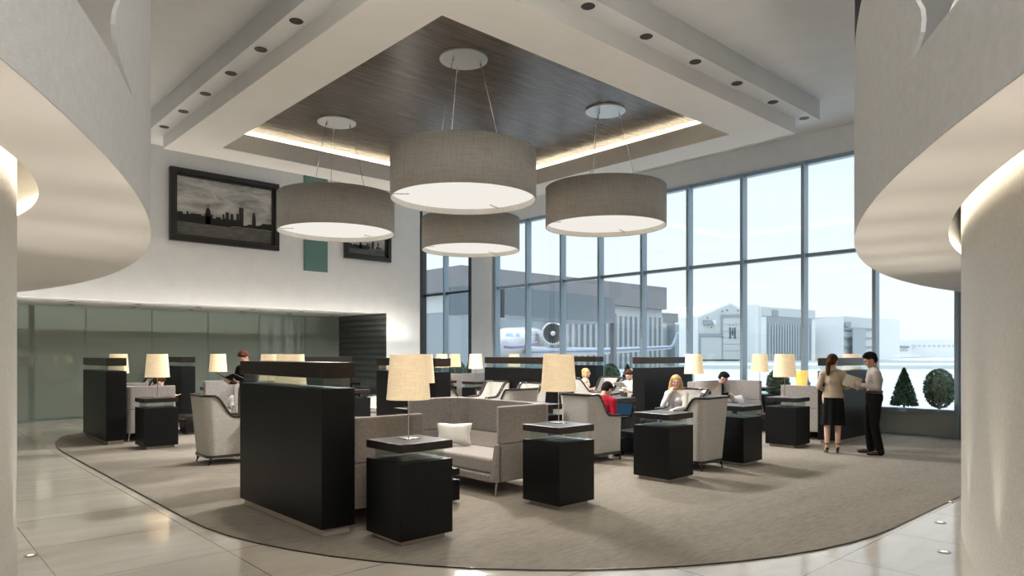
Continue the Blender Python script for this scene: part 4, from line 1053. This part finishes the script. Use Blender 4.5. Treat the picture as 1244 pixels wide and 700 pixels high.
# ------------------------------------------------------------------ outside
struct('ground', MB().box(W + .12, -150, -.12, 900, 900, -.06), 'apron')
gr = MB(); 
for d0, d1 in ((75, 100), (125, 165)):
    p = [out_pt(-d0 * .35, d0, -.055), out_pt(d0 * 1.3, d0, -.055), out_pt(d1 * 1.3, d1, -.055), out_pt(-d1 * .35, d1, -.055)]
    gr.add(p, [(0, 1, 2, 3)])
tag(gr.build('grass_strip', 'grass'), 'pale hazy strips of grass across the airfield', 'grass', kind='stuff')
def pz(py, D): return H + (429.7 - py) * D / 833.6
def pX(px, D): return (px - 622) * D / 833.6
def face(mb, x0, D0, x1, D1, ytl, ytr, ybl, ybr, depth):    # upright slab through four sight points, with real thickness
    a0, a1 = out_pt(pX(x0, D0), D0, 0), out_pt(pX(x1, D1), D1, 0)
    A = [a0 + V((0, 0, pz(ybl, D0))), a1 + V((0, 0, pz(ybr, D1))), a1 + V((0, 0, pz(ytr, D1))), a0 + V((0, 0, pz(ytl, D0)))]
    n = (a1 - a0).cross(V((0, 0, 1))).normalized(); n = n if n.dot(FW) > 0 else -n
    return mb.extr(A, n * depth)
def lerp(a, b, t): return a + (b - a) * t
# grey hangar
g = empty('hangar_building', out_pt(5, 70, 0)); tag(g, 'large grey hangar with white ribbed doors outside the left of the window wall', 'building')
inv = g.location.copy()
def fix(o): o.location = -inv; return o
m = MB(); face(m, 560, 62, 810, 84, 322, 349.5, 352, 376.5, 22); fix(m.build('upper_band', 'hangar_grey', g))
m = MB(); face(m, 560, 63, 804, 84.5, 352, 376.5, 378, 388, 20); fix(m.build('clerestory', 'hangar_face', g))
m = MB(); face(m, 560, 63, 804, 84, 378, 386, 452, 446, 20); fix(m.build('door_wall', 'hangar_mid', g))
for i in range(22):
    t = .35 + .65 * i / 21.6; D = 62.6 + 21.4 * t; D2 = 62.6 + 21.4 * (t + .012); x = 560 + 244 * t
    # straight line on the wall: points shared by position along it
    A0 = out_pt(pX(560, 63), 63, 0); A1 = out_pt(pX(804, 84), 84, 0); p = A0.lerp(A1, t); q = A0.lerp(A1, t + .012); off = (A1 - A0).cross(V((0, 0, 1))).normalized(); off = off if off.dot(FW) > 0 else -off
    zt_ = lerp(pz(378, 63), pz(386, 84), t) + .0
    m = MB(); m.extr([p - off * .3 + V((0, 0, -.05)), q - off * .3 + V((0, 0, -.05)), q - off * .3 + V((0, 0, zt_)), p - off * .3 + V((0, 0, zt_))], off * .3); fix(m.build('door_rib', 'stripe', g))
g2 = empty('hangar_annex', out_pt(20, 92, 0)); tag(g2, 'small dark annex at the right end of the grey hangar', 'building'); inv = g2.location.copy()
m = MB(); face(m, 800, 92, 824, 96, 380, 381, 391, 392, 14); fix(m.build('fascia', 'hangar_grey', g2))
m = MB(); face(m, 802, 92.5, 820, 96, 391, 392, 446, 445, 14); fix(m.build('wall', 'hangar_face', g2))
m = MB(); face(m, 803, 92.2, 821, 95.8, 398, 398, 446, 445, .3); fix(m.build('door', 'hangar_mid', g2))
m = MB(); face(m, 820, 93, 825, 93.5, 394, 394, 446, 445, 3); fix(m.build('pillar', 'hangar_mid', g2))
# gabled white hangar
def gable():
    global inv
    g = empty('gabled_hangar', out_pt(55, 160, 0)); tag(g, 'white gabled hangar with a tall central door and dark emblem', 'building'); inv = g.location.copy()
    D = 160
    def q(px, py, dd=0): return out_pt(pX(px, D), D, pz(py, D)) + FW * dd
    m = MB(); m.extr([q(848, 437), q(848, 386.5), q(887.5, 369.5), q(919, 386), q(919, 437)], FW * .6); fix(m.build('front', 'hangar_face', g))
    m = MB(); back = RT * -22 + FW * 60
    for a, b in (((848, 386.5), (887.5, 369.5)), ((887.5, 369.5), (919, 386))):
        m.extr([q(*a) + FW * .3, q(*b) + FW * .3, q(*b) + back, q(*a) + back], V((0, 0, .5)))
    fix(m.build('roof', 'hangar_white', g))
    m = MB(); m.extr([q(848, 437) + FW * .2, q(848, 386.5) + FW * .2, q(848, 386.5) + back, q(848, 437) + back], RT * .4); fix(m.build('side_wall', 'hangar_white', g))
    def rect(nm, mat, x0, y0, x1, y1, dd=-.4, t=.4):
        m = MB(); m.extr([q(x0, y1, dd), q(x1, y1, dd), q(x1, y0, dd), q(x0, y0, dd)], FW * t); fix(m.build(nm, mat, g))
    rect('door_head', 'hangar_mid', 849.5, 405.5, 876.5, 409); rect('door_head', 'hangar_mid', 876, 382.5, 909, 386); rect('door_head', 'hangar_mid', 908, 406.5, 917, 409.5)
    rect('door_jamb', 'hangar_mid', 849.5, 409, 851, 437); rect('door_jamb', 'hangar_mid', 876, 386, 878, 409)
    rect('side_door', 'hangar_face', 851, 409, 876, 437, -.25, .3); rect('centre_door', 'hangar_face', 878, 386, 909, 437, -.3, .3)
    rect('side_door', 'hangar_face', 909, 409.5, 917, 437, -.25, .3)
    for y in (394, 402, 410, 418, 426): rect('door_seam', 'hangar_mid', 878, y, 909, y + .35, -.34, .05)
    # emblem
    for x in (885.6, 891.6):
        rect('emblem', 'hangar_dark', x, 398.4, x + 1.5, 411, -.45, .1); rect('emblem', 'hangar_dark', x - .6, 398.2, x + 2.1, 398.9, -.45, .1); rect('emblem', 'hangar_dark', x - .6, 410.4, x + 2.1, 411.2, -.45, .1)
    rect('emblem', 'hangar_dark', 886.6, 403.6, 892.6, 404.7, -.47, .1); rect('emblem', 'hangar_dark', 888.9, 398.8, 890.2, 408, -.45, .1)
    for x in (885.3, 889.2, 893): rect('emblem', 'hangar_dark', x, 394.8, x + .9, 395.9, -.45, .1)
    rect('sign', 'hangar_mid', 854, 388.8, 866, 394.2); m = MB(); m.extr([q(864.5, 388.8, -.5), q(869.3, 388.8, -.5), q(869.3, 394.6, -.5), q(867, 394.6, -.5)], FW * .1); fix(m.build('sign', 'hangar_white', g))
    for x, y in ((858, 385.5), (863, 397), (876, 378), (882, 376.5), (895, 377), (912, 400)): rect('lamp', 'hangar_dark', x, y, x + .9, y + 1.6, -.9, .5)
gable()
def hangar2():
    global inv
    g = empty('flat_hangar', out_pt(65, 165, 0)); tag(g, 'white flat roofed hangar with tall ribbed doors right of the gabled one', 'building'); inv = g.location.copy()
    D0, D1 = 158, 172
    A0, A1 = out_pt(pX(925, D0), D0, 0), out_pt(pX(990.5, D1), D1, 0); n = (A1 - A0).cross(V((0, 0, 1))).normalized(); n = n if n.dot(FW) > 0 else -n
    def pt(t, z): return A0.lerp(A1, t) + V((0, 0, z))
    z0 = -.05; zt_ = pz(372, D0)
    def slab(nm, mat, t0, t1, za, zb, off=0, th=.4): m = MB(); m.extr([pt(t0, za) - n * off, pt(t1, za) - n * off, pt(t1, zb) - n * off, pt(t0, zb) - n * off], n * th); fix(m.build(nm, mat, g))
    slab('block', 'hangar_white', 0, 1, z0, zt_, 0, 40)
    zd = pz(384.5, D0); slab('door_recess', 'hangar_mid', .09, .92, z0, zd, .15, .2)
    for i in range(17): t = .10 + .048 * i; slab('door_rib', 'stripe', t, t + .026, z0, zd - 1.6 * (1 if i % 1 == 0 else 0), .5, .4)
    slab('fascia', 'hangar_face', .0, .985, zd + .2, zt_ - .2, .2, .2)
    slab('sign', 'hangar_mid', .17, .27, zt_ - 2, zt_ - .7, .4, .2); slab('block_side', 'hangar_white', -.07, .0, z0, zt_ + .3, -.5, 30)
hangar2()
def hangar3():
    global inv
    g = empty('office_hangar', out_pt(80, 170, 0)); tag(g, 'white block with grey banded doors behind the standing people', 'building'); inv = g.location.copy()
    m = MB(); face(m, 990, 176, 1025, 170, 388, 384, 437, 437, 30); fix(m.build('side_wall', 'hangar_white', g))
    m = MB(); face(m, 1025, 170, 1066, 180, 384.5, 388, 437, 437, 30); fix(m.build('front', 'hangar_face', g))
    for a, b in ((398, 401), (409, 411), (420, 422)): m = MB(); face(m, 1027, 169.6, 1064, 179.4, a, a + 1.2, b, b + 1.2, .3); fix(m.build('band', 'hangar_mid', g))
    m = MB(); face(m, 1037, 169.3, 1052, 173, 399, 400, 437, 437, .3); fix(m.build('door', 'stripe', g)); m = MB(); face(m, 1028, 169.5, 1034, 171, 391, 391.3, 396.5, 396.7, .3); fix(m.build('sign', 'hangar_mid', g))
hangar3()
g = empty('terminal_building', out_pt(150, 260, 0)); tag(g, 'low white terminal buildings on the far right horizon', 'building'); inv = g.location.copy()
m = MB(); face(m, 1068, 255, 1105, 262, 418.5, 419, 434, 434, 20); fix(m.build('block', 'hangar_white', g)); m = MB(); face(m, 1105, 265, 1166, 275, 413, 412, 434, 434, 20); fix(m.build('block', 'hangar_white', g))
for i in range(12): m = MB(); face(m, 1070 + i * 2.9, 254.5, 1072 + i * 2.9, 255, 424, 424, 427, 427, .3); fix(m.build('window', 'hangar_face', g))
for i in range(9): m = MB(); face(m, 1110 + i * 6, 264.5, 1113 + i * 6, 265, 419, 419, 422, 422, .3); fix(m.build('window', 'hangar_face', g))
m = MB(); face(m, 1069, 254.4, 1105, 261.4, 420.3, 420.6, 422.5, 422.6, .3); fix(m.build('green_band', 'grass', g))
g = empty('terminal_block', out_pt(-12, 120, 0)); tag(g, 'plain grey building seen through the black framed window', 'building'); inv = g.location.copy()
m = MB(); face(m, 505, 120, 590, 112, 388, 386, 440, 440, 30); fix(m.build('wall', 'hangar_face', g)); m = MB(); face(m, 505, 119, 519, 118.5, 383, 384.5, 391, 391, 6); fix(m.build('roof_plant', 'hangar_grey', g))
# covered footbridge
g = empty('covered_bridge', out_pt(2, 38, 0)); tag(g, 'blue grey clad covered bridge crossing outside above the small jet', 'bridge'); inv = g.location.copy()
m = MB(); face(m, 590, 36, 747, 46, 345, 362, 381, 393, 3); fix(m.build('cladding', 'bridge', g))
m = MB(); face(m, 611.8, 35.6, 613.2, 35.7, 348, 348, 386, 386, .2); fix(m.build('post', 'frame_dark', g))
for x, D in ((592, 36.5), (746, 46)): m = MB(); face(m, x, D, x + 3, D + .1, 380, 381, 470, 470, .4); fix(m.build('support', 'hangar_grey', g))
# business jet
def jet():
    global inv
    g = empty('business_jet', out_pt(0, 55, 0)); tag(g, 'white business jet with a rear engine parked outside the window', 'aircraft'); inv = g.location.copy()
    nose = out_pt(pX(588, 50), 50, 2.15); tail = out_pt(pX(664, 64), 64, 2.9); ax = (tail - nose); ln = ax.length; t_ = ax / ln; a = t_.cross(V((0, 0, 1))).normalized(); b = a.cross(t_).normalized()
    prof = [(0, .05), (.02, .35), (.06, .68), (.12, .95), (.2, 1.2), (.3, 1.32), (.6, 1.32), (.75, 1.2), (.88, .8), (.97, .4), (1.0, .15)]
    m = MB(); m.loft([[nose + t_ * ln * u + (a * math.cos(2 * PI * i / 32) + b * math.sin(2 * PI * i / 32)) * r for i in range(32)] for u, r in prof]); fix(m.build('fuselage', 'plane', g, smooth=True))
    # cockpit windows as panels standing just off the nose
    def q(px, py, D): return out_pt(pX(px, D), D, pz(py, D))
    for x0, x1 in ((613.5, 624), (625.5, 632)):
        m = MB(); m.extr([q(x0, 409, 50.7), q(x1 + .5, 409.5, 50.9), q(x1 - 1, 405, 51.3), q(x0 + 2, 404.5, 51.1)], FW * .15); fix(m.build('cockpit_window', 'plane_blue', g))
    for i in range(4):
        for j in range(3):
            x = 643 + i * 2.4 + (j % 2) * 1.2; y = 404 + j * 1.8; m = MB(); m.extr([q(x, y, 54), q(x + 1.1, y, 54), q(x + 1.1, y - 1.4, 54), q(x, y - 1.4, 54)], FW * .1)
            fix(m.build('checker_mark', 'hangar_grey', g))
    m = MB(); m.tube([q(612, 421, 49.8), q(622, 422, 49.8), q(634, 421, 51), q(652, 417, 54)], .12, 8); fix(m.build('stripe', 'plane_purple', g, smooth=True))
    # engine: nacelle, fan, spinner
    c = out_pt(pX(671.5, 56), 56, pz(405.2, 56)); v = (c - V((0, 0, H))).normalized(); v = (FW * .9 + RT * .2).normalized(); aa = v.cross(V((0, 0, 1))).normalized(); bb = aa.cross(v)
    def ring(r, d): return [c + v * d + (aa * math.cos(2 * PI * i / 40) + bb * math.sin(2 * PI * i / 40)) * r for i in range(40)]
    m = MB(); m.loft([ring(.80, .35), ring(.80, .1), ring(.84, 0), ring(.95, .05), ring(1.02, .5), ring(1.0, 1.6), ring(.75, 3.2)], cap=False); fix(m.build('engine_nacelle', 'plane', g, smooth=True))
    m = MB(); m.loft([ring(.80, .34), ring(.80, .38)]); fix(m.build('engine_disc', 'stripe', g))
    m = MB()
    for k in range(22):
        a0 = 2 * PI * k / 22; a1 = a0 + .11; r0, r1 = .2, .78
        m.extr([c + v * .22 + (aa * math.cos(x) + bb * math.sin(x)) * r for x, r in ((a0, r0), (a0 + .10, r0), (a1 + .03, r1), (a0 - .01, r1))], v * .06)
    fix(m.build('fan', 'fan', g)); m = MB(); m.ell(c + v * .15, (.22, .22, .22)); fix(m.build('spinner', 'plane', g, smooth=True))
    m = MB(); m.extr([q(652, 402, 57), q(662, 402, 56.5), q(662, 405, 56.5), q(652, 406, 57)], FW * 1.5); fix(m.build('pylon', 'plane', g))
    # wing with a winglet, its front edge towards the glass
    W0, W1 = q(640, 428.5, 54), q(815, 422.5, 66)
    m = MB(); rings = []
    for t in (0, .5, 1):
        p = W0.lerp(W1, t) + V((0, 0, -.15 * math.sin(PI * t))); chd = lerp(3.2, 1.3, t); th = lerp(.36, .14, t)
        rings.append([p + V((0, 0, th)), p + FW * chd * .4 + V((0, 0, th * 1.4)), p + FW * chd, p + FW * chd * .4 - V((0, 0, th * .6)), p - V((0, 0, th))])
    T0, T1 = q(819, 419, 66.2), q(824.3, 403.5, 66.6)
    for p, chd in ((T0, 1.2), (T1, .6)): rings.append([p - RT * .08, p + FW * chd * .4 - RT * .1, p + FW * chd, p + FW * chd * .4 + RT * .1, p + RT * .08])
    m.loft(rings); fix(m.build('wing', 'plane', g))
    m = MB(); m.tube([q(641, 427.6, 53.8), q(740, 425.6, 60), q(815, 421.6, 65.9), q(819.5, 417.5, 66), q(823.8, 405, 66.4)], .10, 8); fix(m.build('wing_stripe', 'plane_blue', g, smooth=True))
    for x, D in ((622, 52), (668, 58)):
        m = MB(); p = out_pt(pX(x, D), D, 0); m.tube([p + V((0, 0, .3)), p + V((0, 0, 1.6))], .08, 8); m.lathe([(.1, -.2), (.34, -.15), (.34, .15), (.1, .2)], p + V((0, 0, .32)), 20); fix(m.build('landing_gear', 'fan', g))
jet()
g = empty('distant_airliner', out_pt(-10, 80, 0)); tag(g, 'white aircraft with a blue tail fin seen through the black framed window', 'aircraft'); inv = g.location.copy()
def q(px, py, D): return out_pt(pX(px, D), D, pz(py, D))
m = MB(); m.tube([q(525, 427, 80), q(545, 428.5, 78), q(575, 430.5, 74), q(583, 431, 73)], .45, 16, .8); fix(m.build('fuselage', 'plane', g, smooth=True))
m = MB(); m.extr([q(535.8, 427, 80), q(539.5, 427, 80), q(538.8, 404, 80.5), q(537, 404, 80.5)], FW * .5); fix(m.build('tail_fin', 'plane_blue', g))

# ------------------------------------------------------------------ light
w = bpy.data.worlds.new('world'); S.world = w; w.use_nodes = True; nt = w.node_tree; nt.nodes.clear()
wo = nt.nodes.new('ShaderNodeOutputWorld'); bg = nt.nodes.new('ShaderNodeBackground'); bg.inputs[1].default_value = .95
tc = nt.nodes.new('ShaderNodeTexCoord'); sp = nt.nodes.new('ShaderNodeSeparateXYZ'); L(nt, tc.outputs['Generated'], sp.inputs[0])
rp = nt.nodes.new('ShaderNodeValToRGB'); el = rp.color_ramp.elements
el[0].position = 0; el[0].color = (.86, .90, .93, 1); el[1].position = .9; el[1].color = (.70, .80, .90, 1)
for p, c in ((.05, (.86, .91, .94)), (.25, (.76, .86, .93)), (.42, (.74, .84, .92))):
    x = el.new(p); x.color = (*c, 1)
mp = nt.nodes.new('ShaderNodeMapping'); mp.inputs['Scale'].default_value = (1, 1, 5); L(nt, tc.outputs['Generated'], mp.inputs[0])
nz = nt.nodes.new('ShaderNodeTexNoise'); nz.inputs['Scale'].default_value = 2.2; nz.inputs['Detail'].default_value = 5; L(nt, mp.outputs[0], nz.inputs['Vector'])
cr_ = nt.nodes.new('ShaderNodeValToRGB'); cr_.color_ramp.elements[0].position = .48; cr_.color_ramp.elements[1].position = .75; cr_.color_ramp.elements[1].color = (.55, .55, .55, 1)
L(nt, nz.outputs['Fac'], cr_.inputs[0]); mx = nt.nodes.new('ShaderNodeMix'); mx.data_type = 'RGBA'; L(nt, cr_.outputs[0], mx.inputs[0]); L(nt, sp.outputs[2], rp.inputs[0]); L(nt, rp.outputs[0], mx.inputs[6]); mx.inputs[7].default_value = (.92, .94, .95, 1)
mr = nt.nodes.new('ShaderNodeMapRange'); mr.inputs[1].default_value = .36; mr.inputs[2].default_value = .9; mr.inputs[3].default_value = 1; mr.inputs[4].default_value = 4.2; L(nt, sp.outputs[2], mr.inputs[0])
vm = nt.nodes.new('ShaderNodeVectorMath'); vm.operation = 'SCALE'; L(nt, mx.outputs[2], vm.inputs[0]); L(nt, mr.outputs[0], vm.inputs['Scale'])
L(nt, vm.outputs[0], bg.inputs[0]); L(nt, bg.outputs[0], wo.inputs[0])
# rectangular area light
def area(name, loc, rot, sx, sy, e, col, spread=None):
    l = bpy.data.lights.new(name, 'AREA'); l.shape = 'RECTANGLE'; l.size = sx; l.size_y = sy; l.energy = e; l.color = col
    if spread: l.spread = R_(spread)
    o = bpy.data.objects.new(name, l); COL.objects.link(o); o.location = loc; o.rotation_euler = rot; return o
# fill lights added up inside the two curved recesses to brighten them
for c_, r_c, a_ in ((cR, rR, 118), (cL, rL, -18)):
    l = bpy.data.lights.new('recess_fill', 'POINT'); l.energy = 70; l.color = (1, .92, .78); l.shadow_soft_size = .3
    o = bpy.data.objects.new('recess_fill', l); COL.objects.link(o); o.location = (c_[0] + (r_c - .3 * H) * math.cos(R_(a_)), c_[1] + (r_c - .3 * H) * math.sin(R_(a_)), 2.9 * H)
# unseen fill lights added under the lobby ceiling behind the viewpoint
for x, y in ((-1.5, -4.5), (3.5, -5.5), (-4.5, -1.5), (1.0, -1.2)):
    area('lobby_fill', (x, y, ZC - .05), (0, 0, 0), 1.2, 1.2, 130, (1, .95, .88))
# spots inside the pendants, shining down past the diffuser
for x, y in ((4.207, 5.276), (4.19, 7.79), (6.347, 5.26), (6.347, 7.79)):
    l = bpy.data.lights.new('pendant_light', 'SPOT'); l.shadow_soft_size = .3; l.spot_size = R_(165); l.spot_blend = .6; l.energy = 1550; l.color = (1, .97, .92)
    o = bpy.data.objects.new('pendant_light', l); COL.objects.link(o); o.location = (x * H, y * H, 2.505 * H + .09)
# added upward light floating before the picture wall, with no fixture
area('wall_fill', (2.6 * H, LW - .5, 1.2 * H), (PI, 0, 0), 15, .12, 120, (1, .92, .80))
# room behind the green glass
area('back_room_lamp', (1.5 * H, GW + .7, 1.9 * H), (0, 0, 0), 14, .5, 60, (1, .93, .82))
S.view_settings.view_transform = 'Standard'; S.view_settings.look = 'None'; S.view_settings.exposure = .4; S.view_settings.gamma = 1; S.view_settings.use_curve_mapping = False
S.cycles.use_denoising = True
try: S.cycles.denoiser = 'OPENIMAGEDENOISE'
except Exception: pass
S.cycles.max_bounces = 8; S.cycles.diffuse_bounces = 4; S.cycles.glossy_bounces = 3; S.cycles.transparent_max_bounces = 16; S.cycles.transmission_bounces = 4
S.cycles.caustics_reflective = False; S.cycles.caustics_refractive = False; S.cycles.sample_clamp_indirect = 6
